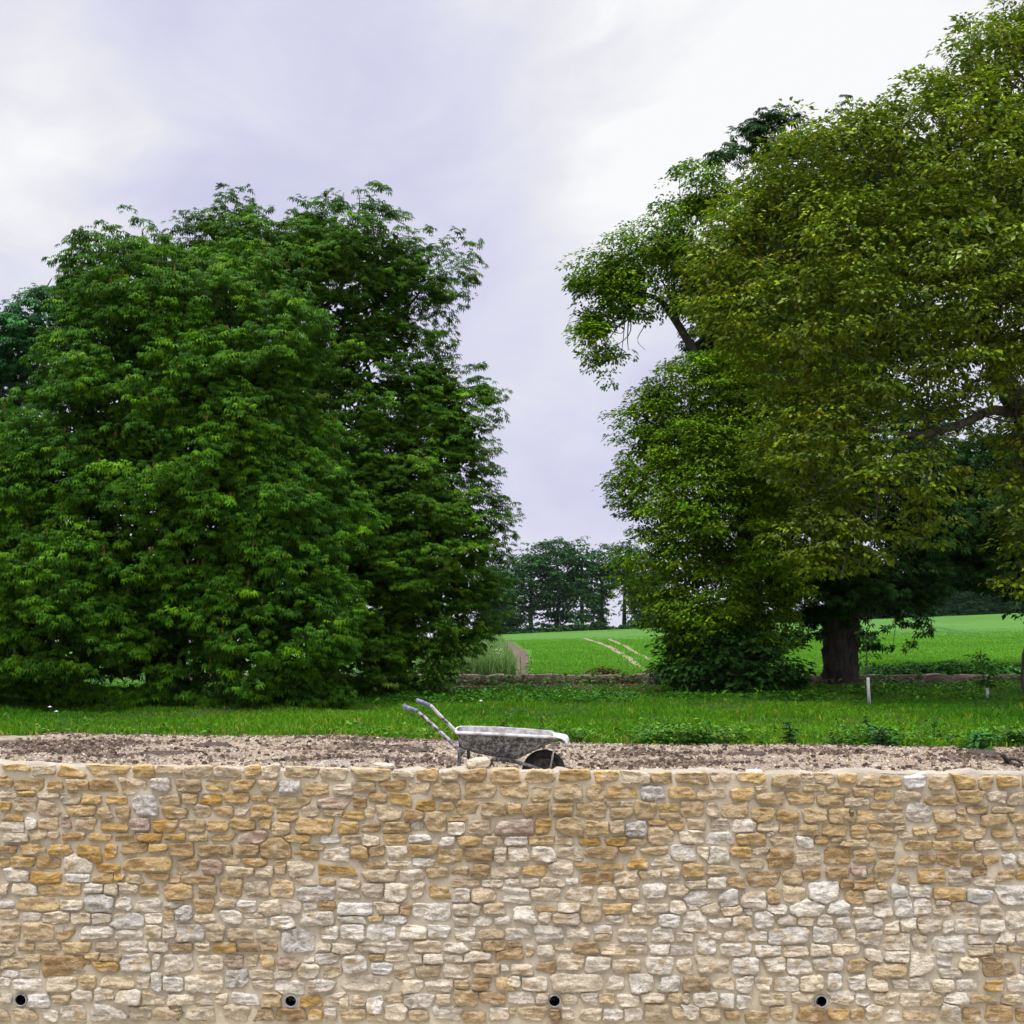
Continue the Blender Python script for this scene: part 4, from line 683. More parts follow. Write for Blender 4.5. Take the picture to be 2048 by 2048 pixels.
# ---- second chestnut behind it, airy on its right side
D1 = 26.8
lb = [lob(*a) for a in [(505, 510, 140, 98, D1, 0, 1.5, 1.6), (660, 505, 150, 98, D1, -.2, 1.4, 1.5), (780, 545, 120, 100, D1, 0, 1.3, .75), (875, 580, 80, 80, D1, .1, .9, .5), (740, 660, 150, 110, D1, .4, 1.4, .7), (690, 830, 130, 190, D1, .2, 1.8, 1.1), (850, 790, 105, 95, D1, 0, 1.2, .9), (965, 775, 50, 80, D1, 0, .7, .4), (905, 880, 85, 110, D1, 0, 1.1, .9),
      (835, 1010, 130, 160, D1, -.2, 1.7, 1.3), (930, 1080, 95, 100, D1, -.3, 1.2, 1.0), (815, 1150, 160, 200, D1, -.4, 1.9, 1.4), (890, 1190, 105, 100, D1, -.6, 1.2, 1.1), (770, 1290, 120, 105, D1, -.8, 1.5, 1.1), (700, 1060, 140, 240, D1, .0, 1.9, 1.0), (570, 650, 80, 120, D1, .6, 1.2, .6), (620, 440, 60, 50, D1, 0, .6, .7), (740, 440, 70, 50, D1, 0, .7, .5), (910, 545, 40, 50, D1, 0, .5, .4), (960, 1070, 60, 50, D1, -.2, .7, .8), (850, 1290, 60, 60, D1, -.9, .9, .8), (720, 950, 110, 110, D1, -.9, 1, .9), (690, 1355, 90, 42, D1, -.9, 1.1, 1.3), (800, 1365, 70, 32, D1, -1., .9, 1.2)]]
b1 = [.037, .115, .010]
kw1 = dict(core=2.4, bough=.42, dens=14.5, leaf='palm', cols=[(.030, .086, .003, 4), (.052, .130, .004, 3), (.014, .048, .004, 3), (.11, .21, .006, 1.0), (.11, .13, .02, .3)], shelf=.4, rs=.23, lps=10, size=.135, gaps=.2, gscale=1.15, layers=((0, 1.), (.4, .5), (.9, .35)), rag=.22)
tree('chestnut_tree', 'looser dark chestnut tree right of the dense one, sky showing through its right side', 'tree', (-4.1, D1, GB), lb, kw1, seed=202,
     trunkpts=[at(640, 1400, D1)*[1, 1, 0]+[0, 0, GB], at(640, 1150, D1), at(632, 850, D1), at(624, 640, D1), at(640, 520, D1)], trunkr=[.36, .30, .22, .13, .05],
     hubs=[at(625, 640, D1), at(632, 800, D1), at(640, 950, D1), at(650, 1150, D1), at(750, 720, D1), at(800, 900, D1), at(760, 560, D1), at(850, 800, D1)], ntw=260, twr=.03,
     extra=[([at(632, 800, D1), at(700, 700, D1), at(790, 640, D1), at(860, 560, D1)], [.1, .07, .04, .012]), ([at(640, 950, D1), at(760, 880, D1), at(860, 800, D1), at(960, 770, D1)], [.11, .08, .05, .012]), ([at(655, 735, D1), at(690, 727, D1), at(740, 690, D1), at(800, 705, D1)], [.04, .035, .02, .008]), ([at(628, 640, D1), at(690, 560, D1), at(715, 450, D1), at(720, 385, D1)], [.06, .045, .02, .006])])
# ---- far left tree
D2 = 33.0
lb = [lob(*a) for a in [(75, 670, 85, 80, D2, 0, 1.3), (10, 720, 90, 90, D2, 0, 1.4), (-80, 800, 110, 150, D2, 0, 2), (110, 640, 60, 45, D2, 0, .8), (20, 860, 80, 90, D2, 0, 1.4, .6), (60, 780, 90, 60, D2, .2, 1.2, .6), (-60, 1050, 150, 230, D2, 0, 2.5)]]
tree('broadleaf_tree', 'dull blue-green tree behind the left edge of the dense chestnut', 'tree', (-13.8, D2, GB), lb, dict(core=.6, dens=8., leaf='palm', cols=[(.024, .09, .022, 3), (.035, .115, .022, 3), (.018, .07, .022, 2)], shelf=.4, rs=.32, lps=11, size=.19, gaps=.12, rag=.2), seed=303,
     trunkpts=[(-13.8, D2, GB), (-13.7, D2, 4), at(30, 820, D2), at(60, 720, D2)], trunkr=[.35, .3, .15, .05], hubs=[at(10, 850, D2), at(60, 760, D2)], ntw=60,
     extra=[([at(70, 640, D2), at(95, 590, D2), at(94, 575, D2), at(104, 556, D2)], [.04, .03, .02, .01])])
# ---- bright green lime tree right of the gap
D3 = 27.6
lb = [lob(*a) for a in [(1245, 562, 90, 84, D3, 0, 1.0, 1.3), (1185, 650, 50, 65, D3, 0, .7, 1.3), (1218, 700, 40, 42, D3, 0, .5, 1.0), (1300, 570, 60, 62, D3, .1, .7, 1.2), (1330, 495, 80, 68, D3, 0, .9, 1.3), (1395, 400, 78, 64, D3, 0, .9, 1.3), (1165, 560, 30, 60, D3, 0, .5, .8), (1335, 590, 55, 42, D3, .1, .6, .8), (1420, 560, 95, 110, D3, .4, 1.3, .8), (1440, 790, 125, 105, D3, .0, 1.6), (1325, 890, 95, 105, D3, 0, 1.3), (1310, 800, 50, 48, D3, 0, .7), (1400, 960, 160, 150, D3, -.2, 1.9), (1285, 960, 60, 90, D3, 0, .9),
      (1370, 1090, 120, 140, D3, -.3, 1.6), (1440, 1180, 130, 150, D3, -.3, 1.6), (1540, 850, 165, 180, D3, -.4, 2.0, 1.2), (1480, 1040, 140, 190, D3, -.2, 1.8), (1300, 1060, 60, 80, D3, 0, .8), (1490, 1270, 100, 80, D3, -.3, 1.2), (1340, 1190, 60, 60, D3, 0, .8), (1420, 870, 80, 60, D3, -1.6, .7), (1450, 1000, 90, 70, D3, -1.8, .8), (1560, 640, 160, 170, D3, .8, 1.8, .8), (1410, 1290, 100, 60, D3, 0, 1.0)]]
tree('lime_tree', 'bright mid green lime tree right of the gap, one arm reaching out to the left', 'tree', (at(1500, 1390, D3)[0], D3, GB), lb,
     dict(core=2.6, dens=20., leaf='s', bough=.40, cols=[(.072, .160, .004, 4), (.118, .225, .004, 3), (.030, .080, .004, 3), (.23, .33, .007, 1.5), (.14, .14, .02, .3)], shelf=.45, rs=.24, lps=22, size=.092, gaps=.24, gscale=1.1, rag=.16, wr=.62, layers=((0, 1.), (.35, .6), (.8, .4))), seed=404,
     trunkpts=[at(1500, 1392, D3), at(1500, 1200, D3), at(1490, 900, D3), at(1470, 650, D3), at(1450, 500, D3)], trunkr=[.4, .3, .22, .12, .04], hubs=[at(1490, 900, D3), at(1470, 700, D3), at(1350, 620, D3), at(1500, 1150, D3), at(1330, 900, D3), at(1260, 620, D3)], ntw=200, twr=.025,
     extra=[([at(1480, 820, D3), at(1400, 720, D3), at(1350, 640, D3), at(1310, 595, D3), at(1240, 590, D3), at(1180, 640, D3)], [.12, .10, .085, .06, .03, .008]), ([at(1350, 640, D3), at(1380, 540, D3), at(1360, 440, D3)], [.07, .05, .02]), ([at(1250, 640, D3), at(1245, 690, D3), at(1240, 725, D3)], [.012, .008, .004]), ([at(1290, 650, D3), at(1275, 680, D3), at(1290, 700, D3)], [.012, .007, .004])])
# ---- bush at the lime's foot
D4 = 27.0
lb = [lob(*a) for a in [(1390, 1325, 80, 45, D4, 0, .9), (1480, 1310, 110, 72, D4, -.2, 1.1), (1575, 1320, 50, 50, D4, 0, .7, .8), (1440, 1280, 90, 50, D4, .1, .9), (1500, 1355, 90, 35, D4, -.3, .9), (1335, 1335, 40, 25, D4, 0, .5, .7), (1590, 1290, 35, 35, D4, .2, .5, .6)]]
tree('bush', 'dark spreading leafy bush around the foot of the lime tree', 'bush', (at(1480, 1385, D4)[0], D4, GB), lb, dict(core=1.5, dens=16., leaf='s', cols=[(.016, .052, .008, 4), (.027, .078, .009, 3), (.011, .036, .008, 2), (.06, .13, .03, .5)], shelf=.35, rs=.22, lps=12, size=.15, gaps=.05, rag=.25, wr=.65, layers=((0, 1.), (.25, .6)), bough=.15), seed=505, hubs=[at(1480, 1370, D4), at(1440, 1375, D4)], ntw=60, twr=.02)
# ---- chestnut with the thick fissured trunk
D5 = 28.9
lb = [lob(*a) for a in [(1540, 268, 100, 28, D5, 0, .7, .9), (1470, 290, 55, 35, D5, 0, .6, .6), (1500, 330, 70, 40, D5, .2, .7, .4), (1600, 700, 200, 130, D5, .3, 2.0, .9), (1480, 680, 110, 90, D5, -.2, 1.2), (1700, 480, 250, 230, D5, 1.0, 2.0, .8), (1650, 960, 190, 190, D5, .2, 2.1, .8), (1570, 1160, 70, 85, D5, 0, 1.0), (1690, 1160, 150, 75, D5, -.1, 1.4), (1790, 1230, 60, 55, D5, 0, .8, .9), (1750, 1290, 38, 42, D5, 0, .5, .9), (1825, 1245, 30, 28, D5, 0, .4, .9), (1840, 1150, 60, 50, D5, 0, .9), (1595, 1230, 30, 45, D5, 0, .5, .8), (1850, 1060, 140, 110, D5, .5, 1.8, .7), (1960, 1085, 110, 85, D5, .8, 1.6, .8), (1640, 1220, 60, 30, D5, 0, .6), (1720, 1230, 50, 40, D5, 0, .5), (1960, 960, 150, 130, D5, 1.0, 1.8, .55)]]
B5 = at(1680, 1380, D5)
tree('chestnut_tree', 'chestnut tree with a thick dark fissured trunk right of the lime tree', 'tree', (B5[0], D5, GB), lb, dict(core=2.4, dens=11., leaf='palm', cols=[(.012, .042, .005, 4), (.020, .064, .006, 3), (.008, .028, .005, 2)], shelf=.45, rs=.28, lps=10, size=.18, gaps=.15, rag=.2, layers=((0, 1.), (.5, .5))), seed=606,
     trunkpts=[at(1681, 1384, D5), at(1679, 1350, D5), at(1679, 1300, D5), at(1680, 1250, D5), at(1678, 1180, D5), at(1690, 1000, D5), at(1700, 700, D5)], trunkr=[.52, .42, .39, .38, .36, .28, .1], trunk_rough=.30, hubs=[at(1690, 1000, D5), at(1690, 1180, D5), at(1700, 700, D5), at(1800, 1180, D5), at(1520, 320, D5)], ntw=110, twr=.03,
     extra=[([at(1655, 1275, D5), at(1640, 1268, D5), at(1622, 1268, D5), at(1608, 1275, D5)], [.05, .035, .025, .012]), ([at(1690, 1190, D5), at(1730, 1160, D5), at(1800, 1160, D5), at(1840, 1200, D5)], [.14, .1, .06, .02]), ([at(1640, 500, D5), at(1570, 380, D5), at(1510, 310, D5), at(1440, 295, D5)], [.06, .05, .03, .01]), ([at(1700, 700, D5), at(1670, 600, D5), at(1640, 500, D5)], [.1, .08, .06])])
# ---- olive walnut, large at the right
D6 = 22.5
lb = [lob(*a) for a in [(1985, 130, 95, 110, D6, 0, 1.1, .8), (1890, 190, 75, 78, D6, 0, .9, .7), (2070, 80, 90, 110, D6, 0, 1.1, .9), (1760, 285, 110, 75, D6, 0, 1.0, .9), (1680, 270, 50, 45, D6, 0, .6, .7), (1900, 350, 190, 170, D6, -.2, 1.6, 1.15), (1655, 425, 165, 150, D6, 0, 1.5, 1.0), (1505, 460, 90, 88, D6, .1, 1.0, .95), (1470, 560, 105, 115, D6, 0, 1.1, .85), (1640, 630, 180, 175, D6, -.2, 1.7, .9), (1850, 620, 230, 210, D6, -.4, 1.9, 1.0), (2060, 480, 180, 290, D6, -.3, 1.8, 1.1), (1640, 860, 120, 150, D6, 0, 1.3, .9), (1750, 900, 190, 140, D6, -.1, 1.5, .55), (1655, 1030, 92, 100, D6, 0, 1.0, .9), (1720, 1060, 90, 95, D6, .2, 1.0, .45), (2070, 800, 120, 180, D6, 0, 1.3, .45), (2050, 1090, 60, 110, D6, -.2, .8, .7),
      (1590, 680, 95, 90, D6, -.3, 1.0, .8), (1600, 345, 60, 45, D6, 0, .7, .8), (1960, 480, 140, 110, D6, -1.6, 1.0, .8), (1740, 470, 130, 90, D6, -1.4, .9, .8), (2030, 250, 90, 100, D6, -.5, .9, .7), (1800, 760, 150, 80, D6, .2, 1.1, .45), (2010, 960, 70, 60, D6, 0, .7, .4), (2200, 600, 200, 500, D6, .5, 2.5, .6), (1860, 1010, 90, 70, D6, .2, .8, .3), (1610, 950, 60, 80, D6, .2, .7, .7), (1660, 1110, 70, 50, D6, -.1, .6, .7)]]
oc = [(.140, .195, .006, 4), (.080, .128, .006, 3), (.23, .29, .010, 2.2), (.19, .15, .012, .5), (.080, .170, .03, 2.0), (.32, .39, .13, 1.0)]
X6 = at(2085, 1380, 26.5)
tree('walnut_tree', 'huge olive-green walnut tree filling the upper right, trunk at the right edge', 'tree', (X6[0], 26.5, GB), lb, dict(core=2.4, bough=.42, dens=19., leaf='s', cols=oc, shelf=.35, rs=.25, lps=18, size=.115, gaps=.16, gscale=1.1, rag=.2, wr=.58, layers=((0, 1.), (.4, .5), (.85, .25)), droop=.3), seed=707, bark=BARKG,
     trunkpts=[at(2074, 1384, 26.5), at(2070, 1340, 26.5), at(2090, 1200, 26.3), at(2110, 1000, 25.5), at(2060, 850, 23.5), at(2010, 770, 22.6), at(1975, 680, 22.3), at(1960, 560, 22)], trunkr=[.34, .27, .27, .27, .24, .20, .14, .06], hubs=[at(1975, 680, D6), at(2040, 840, D6), at(1850, 860, D6), at(1960, 500, D6), at(1700, 850, D6), at(1700, 600, D6), at(1800, 400, D6), at(1600, 560, D6), at(1620, 1000, D6), at(1980, 260, D6)], ntw=420, twr=.022,
     extra=[([at(2045, 838, 23), at(1990, 820, 22.6), at(1930, 845, 22.4), at(1860, 866, 22.3), at(1800, 868, 22.3), at(1700, 850, 22.4), at(1620, 800, 22.4)], [.12, .09, .08, .065, .05, .035, .012]), ([at(2100, 900, 23.5), at(2048, 935, 22.6), at(2010, 965, 22.3), at(1990, 985, 22.2)], [.09, .06, .045, .015]),
            ([at(2060, 520, 22.2), at(2010, 480, 22), at(1960, 452, 21.8), at(1920, 470, 21.8), at(1860, 560, 21.9)], [.10, .085, .07, .04, .015]), ([at(1975, 680, 22.3), at(1930, 640, 22), at(1880, 640, 22)], [.08, .05, .015]), ([at(1940, 455, 22), at(1900, 440, 22), at(1800, 400, 22.1), at(1700, 420, 22.3)], [.07, .06, .04, .012]), ([at(1960, 560, 22), at(1980, 400, 22.2), at(1985, 250, 22.4), at(1990, 100, 22.5)], [.08, .06, .04, .012]), ([at(1730, 1010, 22), at(1700, 1080, 22), at(1690, 1120, 22), at(1680, 1160, 22)], [.02, .015, .012, .006]), ([at(1760, 960, 22), at(1745, 1080, 22), at(1720, 1140, 22)], [.018, .013, .006])])
# ---- dark tree behind at right
D7 = 40.0
lb = [lob(*a) for a in [(1900, 980, 130, 120, D7, 0, 2.2, .7), (2010, 1060, 120, 120, D7, 0, 2.2, .9), (1870, 1095, 90, 75, D7, 0, 1.8, .8), (2060, 1130, 100, 60, D7, 0, 1.8, .8), (1960, 1110, 80, 60, D7, 0, 1.4, .8), (2120, 1000, 150, 200, D7, 0, 3, .8), (1800, 900, 130, 150, D7, 0, 2.4, .45)]]
tree('broadleaf_tree', 'very dark tree standing behind the walnut at the right, seen under its boughs', 'tree', (at(2120, 1300, D7)[0], D7, .1), lb, dict(core=3.0, dens=8., leaf='s', cols=[(.008, .026, .005, 3), (.013, .038, .006, 3), (.020, .055, .008, 1)], shelf=.4, rs=.4, lps=16, size=.24, gaps=.15, rag=.2, wr=.6, layers=((0, 1.), (.6, .5))), seed=808,
     trunkpts=[at(2120, 1320, D7), at(2110, 1150, D7), at(2050, 1000, D7)], trunkr=[.3, .25, .1], hubs=[at(1980, 1150, D7), at(1930, 1020, D7)], ntw=60, twr=.04)
# ------------------------------------------------------------------ saplings with white guards
def sapling(px, pyb, pyg, pyt, d, label, leaf_lobes, seed, lean=0):
    b = at(px, pyb, d); dz = gz(b[0], d)-b[2]; t = empty('sapling', (b[0], d, b[2]), label, 'young tree', 'young trees in white guards')
    mb = MB(); mb.add(*tube([at(px+2, pyb, d), at(px, (pyb+pyg)/2, d), at(px-1, pyg, d)], [.034, .031, .03], 12)); mb.build('tree_guard', simple('white_guard', (.45, .43, .40), (.66, .65, .62), 30, .6, .3, .1), t)
    mb = MB(); mb.add(*tube(spline([at(px+1, pyb, d), at(px-1, pyg, d), at(px-4+lean, (pyg+pyt)/2, d), at(px-6+lean, pyt, d)], 12), .012, 6)); mb.build('stem', BARKG, t)
    Q, Fc, c, S, O = crown([lob(*q) for q in leaf_lobes], 26., 's', seed, [(.03, .10, .014, 3), (.05, .14, .02, 2)], rs=.13, lps=9, size=.11, layers=((0, 1.),), back=1, wr=.6, bough=.02); mesh_np('crown', Q, Fc, LEAF, t, col=c, smooth=False)
sapling(1737, 1412, 1355, 1262, 23.0, 'slim young tree with a tall white trunk guard, in front of the thick chestnut trunk', [(1732, 1275, 22, 20, 23.0, 0, .2, .5), (1740, 1315, 14, 16, 23.0, 0, .15, .4)], 61, 0)
sapling(1975, 1404, 1376, 1300, 24.4, 'leafy young tree with a short white trunk guard near the right edge', [(1975, 1335, 24, 16, 24.4, 0, .25, 1), (1960, 1308, 12, 12, 24.4, 0, .12, 1), (1975, 1365, 26, 9, 24.4, 0, .2, .7)], 62, -8)
# tall single weeds standing above the grass
def weed(px, pyb, h, label, seed, c=(.05, .16, .03), n=26, L=.09, w_=.07):
    b = ground_at(px, pyb); t = empty('weed_plant', b, label, 'weed', 'tall weeds at the edge of the gravel'); r = np.random.default_rng(seed); mb = MB(); mb.add(*tube(spline([b, b+[.01, 0, h*.5], b+[r.normal(0, .03), 0, h]], 8), .006, 5, cap=False)); mb.build('stem', BARK, t)
    zz = r.uniform(.05, 1, n)*h; a = r.uniform(0, 6.28, n); A = norm(np.stack([np.cos(a), np.sin(a), r.uniform(-.1, .5, n)], 1)); Pn = b+np.stack([r.normal(0, w_*.2, n), r.normal(0, w_*.2, n), zz], 1)
    Lz = L*r.uniform(.6, 1.3, n)*(1.25-.6*zz/h); U = norm(np.cross(A, np.cross([0, 0, 1.], A))+r.normal(0, .2, (n, 3))); Q, Fc, m_ = single(Pn, A, U, Lz, r, .5, .4); mesh_np('leaves', Q, Fc, LEAF, t, col=np.repeat(np.array([c])*r.uniform(.6, 1.4, (n, 1)), 4, 0), smooth=False)
weed(1578, 1490, .30, 'dark leafy weed at the gravel edge, left of the grey-green weed patch', 71, (.03, .10, .025), 60, .11, .2)
weed(1735, 1482, .34, 'tall thin weed in the grass below the white-guarded young tree', 72, (.035, .12, .03), 40, .09, .12)
weed(1760, 1492, .22, 'broad grey-green weed with long leaves on the gravel edge', 73, (.05, .13, .05), 60, .15, .25)
weed(1868, 1475, .26, 'small bushy weed in the grass, third from the right edge', 74, (.04, .13, .02), 40, .08, .15)
weed(1412, 1488, .30, 'upright weed rising from the gravel edge left of the dark one', 75, (.05, .18, .02), 36, .09, .12)
weed(1300, 1486, .24, 'bright weed standing at the gravel edge to the right of the wheelbarrow', 76, (.07, .2, .02), 36, .10, .14)
weed(1012, 1478, .42, 'tall yellow-green weed behind the middle of the wheelbarrow tray', 77, (.08, .2, .02), 44, .09, .12)
weed(1085, 1482, .34, 'yellow-green weed behind the front end of the wheelbarrow tray', 78, (.09, .22, .02), 40, .09, .12)
weed(1960, 1500, .20, 'low rosette weed on the gravel edge near the right picture edge', 79, (.04, .13, .03), 60, .14, .3)
weed(2030, 1494, .20, 'dark flat-leaved weed at the far right end of the gravel edge', 80, (.03, .10, .03), 60, .15, .3)
# white flowers
WH = simple('white_petal', (.7, .7, .68), (.85, .85, .82), 20, .7, .2, 0)
for px, py, lb_ in [(100, 1414, 'tiny white flower head standing before the dense chestnut at far left'), (113, 1423, 'tiny white flower close to the grass, right of its taller neighbour'), (962, 1402, 'tiny white flower in the grass above the wheelbarrow handles')]:
    d = 19.5; p = at(px, py, d); g = gz(p[0], d); t = empty('white_flower', (p[0], d, g), lb_, 'flower', 'white flowers in the grass'); mb = MB(); mb.add(*tube([(p[0], d, g), (p[0]+.01, d, (g+p[2])/2), tuple(p)], .004, 5)); mb.build('stem', BARK, t)
    mb = MB(); th = np.arange(10)/10*2*math.pi; R0 = .034; V = np.concatenate([np.stack([p[0]+np.cos(th)*R0*(1+.2*np.cos(th*5)), d+np.sin(th)*R0, p[2]+0*th], 1), [[p[0], d, p[2]+.018], [p[0], d, p[2]-.006]]]); j = np.arange(10); k = (j+1) % 10; mb.add(V, None, np.concatenate([np.stack([j, k, j*0+10], 1), np.stack([k, j, j*0+11], 1)])); mb.build('petals', WH, t)

# ------------------------------------------------------------------ low far wall
Dw = 31.0
def low_wall_top(x): return ZC-(1350.5-HZ)*Dw/F+.025*vnoise(np.stack([np.asarray(x)*.8, np.asarray(x)*0, np.asarray(x)*0], -1), 77)+.035*vnoise(np.stack([np.asarray(x)*3.1, np.asarray(x)*0, np.asarray(x)*0], -1), 76)
lw = empty('low_stone_wall', (3, Dw, GB), 'low weathered brown stone wall between the grass and the green field', 'wall')
m = M('old_stone'); br = m.n('ShaderNodeTexBrick'); mp2 = m.n('ShaderNodeMapping'); mp2.inputs['Rotation'].default_value = (math.radians(90), 0, 0); m.l(m.co, mp2.inputs[0]); m.l(mp2.outputs[0], br.inputs[0])
br.inputs['Scale'].default_value = 3.2; br.inputs['Mortar Size'].default_value = .012; br.inputs['Color1'].default_value = (.24, .185, .14, 1); br.inputs['Color2'].default_value = (.19, .145, .115, 1); br.inputs['Mortar'].default_value = (.12, .095, .075, 1)
n1 = m.noise(3.5, 7, .75, sc=(1, 1, 2.5)); c = m.mix(.95, br.outputs[0], m.ramp(n1, ((.32, (.30, .28, .25)), (.5, (.85, .83, .78)), (.68, (1.6, 1.55, 1.5)))), 'MULTIPLY'); m.col(c); m.rough(.95, .1); m.bump(m.mix(.5, br.outputs[1], n1), .8, .03)
xs = np.arange(-9, 18.01, .12); prof = [(-.18, 0, 0), (-.17, .55, 0), (-.16, 1, 0), (-.13, 1, .02), (.13, 1, .02), (.16, 1, 0), (.18, 0, 0)]
X, Kk = np.meshgrid(xs, np.arange(len(prof))); tz2 = low_wall_top(X); pr_ = np.array(prof)[Kk.astype(int)]
V = np.stack([X.ravel(), Dw+pr_[..., 0].ravel(), ((GB-.1)+(tz2-(GB-.1))*pr_[..., 1]+pr_[..., 2]).ravel()], 1); V[:, 1] += .03*fbm(V*2.5, 78, 3); V[:, 2] += .012*vnoise(V*5, 79)
mesh_np('masonry', V, gridF(len(xs), len(prof)), m.m, lw)
r = np.random.default_rng(301); n = 1500; x = r.uniform(-5, 16, n); k = vnoise(np.stack([x*.9, x*0, x*0], 1), 302) > r.uniform(-.3, .9, n); x = x[k]; n = len(x); y = np.full(n, 30.62)+r.normal(0, .1, n)
grass_obj('ivy', [leafpatch(x, y, np.full(n, GB), .06+.04*r.random(n), .7, np.array([[.04, .12, .02], [.07, .15, .02], [.025, .07, .012], [.12, .10, .04]])[r.integers(0, 4, n)], 9, 303, .10+0*x, .12+.26*r.random(n))], LEAF, kind='stuff')
# plants by the low wall
def smallbush(name, label, cat, lobes, cols, seed, size=.1, dens=22., group=None, rs=.16):
    dens *= 1.5
    c0, R0, _ = lobes[0]; t = tag(mesh_np(name, *(lambda q: (q[0], q[1]))(cr_ := crown(lobes, dens, 's', seed, cols, rs=rs, lps=9, size=size, layers=((0, 1.), (.05, .9)), back=1, wr=.6, rag=.2, bough=.04, gaps=-.3)), LEAF, col=cr_[2], smooth=False, origin=np.array([c0[0], c0[1], c0[2]-R0[2]])), label, cat, group); return t
smallbush('bramble', 'reddish brown low bramble growing over the low wall in the middle', 'bush', [lob(1206, 1347, 32, 10, 31.4, 0, .3, 1.6)], [(.09, .07, .02, 2), (.05, .08, .02, 2), (.14, .06, .025, 1)], 81)
GBm = [(.035, .13, .02, 3), (.055, .17, .025, 2), (.022, .085, .016, 2)]
for k, (xx, w2, h2, lb_) in enumerate([(1830, 40, 12, 'low green bramble along the far low wall, right of the chestnut trunk'), (1900, 45, 15, 'tallest green bramble clump along the far low wall'), (1975, 40, 11, 'green bramble clump behind the leafy young tree'), (2035, 35, 12, 'green bramble clump at the right end of the far low wall'), (1770, 40, 10, 'small green bramble clump beside the white-guarded young tree')]):
    smallbush('bramble', lb_, 'bush', [lob(xx, 1346-h2*.5, w2, h2, 31.5, .3, .5), lob(xx-20, 1349-h2*.5, w2*.5, h2, 31.4, 0, .4)], GBm, 90+k, .14, 16., 'green brambles along the far low wall', .2)
# yellow-green shoots right of the left trees
smallbush('bush', 'yellow-green shoots at the lower right corner of the left trees', 'bush', [lob(890, 1330, 24, 35, 25.5, 0, .4), lob(860, 1350, 30, 32, 25.5, 0, .4), lob(925, 1290, 14, 20, 25.8, 0, .3)], [(.09, .19, .02, 2), (.04, .12, .014, 3), (.15, .24, .03, 1)], 97, .12, 12., None, .2)
# ------------------------------------------------------------------ far trees on the ridge
def fartree(label, px, top, wpx, bot, d, seed, dens=1., gaps=.1, cat='tree', col=None):
    b = at(px, 1262, d); g = float(gz(b[0], d)); t = empty('broadleaf_tree', (b[0], d, g), label, cat, 'far trees on the ridge'); H = bot-top; r = np.random.default_rng(seed); lobes = []
    for k in range(9):
        u = (k+.5)/9; yy = top+H*(.10+.82*u); wr_ = wpx*(.47+.13*math.sin(min(1, u*1.4+.15)*math.pi))*r.uniform(.8, 1.15); lobes.append(lob(px+r.normal(0, wpx*.13), yy, wr_, H*.13, d, r.normal(0, 1), wr_*d/F*1.1, dens))
    lobes.append(lob(px, top+H*.12, wpx*.36, H*.12, d, 0, wpx*.3*d/F, dens))
    cols = col or [(.022, .072, .013, 3), (.036, .105, .015, 2), (.014, .048, .012, 2)]
    Q, Fc, c, S, O = crown(lobes, 1.15, 's', seed, cols, shelf=.4, rs=.8, lps=18, size=.50, gaps=gaps, gscale=.35, rag=.25, wr=.7, layers=((0, 1.), (1.0, .6)), back=.4, bough=.7, bsc=.4); mesh_np('crown', Q, Fc, LEAF, t, col=c, smooth=False)
    mb = MB(); p0 = np.array([b[0], d, g-.3]); p1 = at(px+r.normal(0, 2), top+H*.2, d); pm = at(px+r.normal(0, 2), (1262+top)/2+10, d); mb.add(*tube(spline([p0, pm, p1], 10), np.linspace(.42, .12, 11)[:len(spline([p0, pm, p1], 10))], 8))
    for q in range(4): mb.add(*tube(spline([p0*.5+pm*.5, pm*.6+p1*.4, S[r.integers(len(S))]], 8), np.linspace(.16, .04, 9)[:len(spline([p0*.5+pm*.5, pm*.6+p1*.4, S[0]], 8))], 6, cap=False))
    mb.build('trunk', BARK, t); return t
FT = [('rounded far tree next to the left trees, leftmost of the far row', 1022, 1118, 56, 1262, 206, 1., .0), ('low dark far tree partly behind the left trees\' edge', 985, 1150, 60, 1268, 203, 1., 0), ('lighter far tree with a ragged top, second in the row', 1062, 1092, 42, 1225, 208, .7, .25),
      ('tallest broad far tree, in the middle of the gap', 1112, 1076, 66, 1258, 210, 1.0, .12), ('far tree with a twin top just right of the tallest', 1165, 1078, 52, 1252, 209, .85, .25), ('narrow dark far tree with leaves to the ground, right of the twin-topped one', 1205, 1090, 44, 1256, 211, 1.0, .1),
      ('thin airy far tree with bare lower trunk showing sky', 1248, 1082, 40, 1190, 213, .6, .35), ('far tree half hidden behind the lime\'s left edge', 1290, 1100, 60, 1256, 210, 1., .1)]
for k, (lb_, px, top, wp, bot, d, dn, gp) in enumerate(FT): fartree(lb_, px, top, wp, bot, d, 900+k, dn, gp)
# hedge along the ridge
def hedge(label, px0, px1, pyt, d, seed, hz=6):
    lobes = []; r = np.random.default_rng(seed)
    for px in np.arange(px0, px1, 14):
        x = (px-1024)/F*d; g = float(gz(x, d)); zt = ZC+(HZ-pyt(px))*d/F+r.normal(0, .4); h = (zt-g+3.0)/2; lobes.append((np.array([x, d+r.normal(0, .6), zt-h]), np.array([1.3, 1.4, h]), 1.))
    Q, Fc, c, S, O = crown(lobes, 2.2, 's', seed, [(.016, .052, .011, 3), (.026, .075, .013, 2), (.010, .036, .009, 2)], rs=.6, lps=14, size=.55, bough=.15, core=2., layers=((0, 1.), (.6, .8), (1.1, .8)), back=.3, wr=.7, rag=.3, gaps=-.1)
    tag(mesh_np('hedge', Q, Fc, LEAF, col=c, smooth=False, origin=np.array([lobes[0][0][0], d, 0])), label, 'hedge')
hedge('low dark hedge at the foot of the far trees on the ridge', 960, 1330, lambda p: 1250-max(0, (p-1215))*.22 if p < 1290 else 1233, 203, 951)
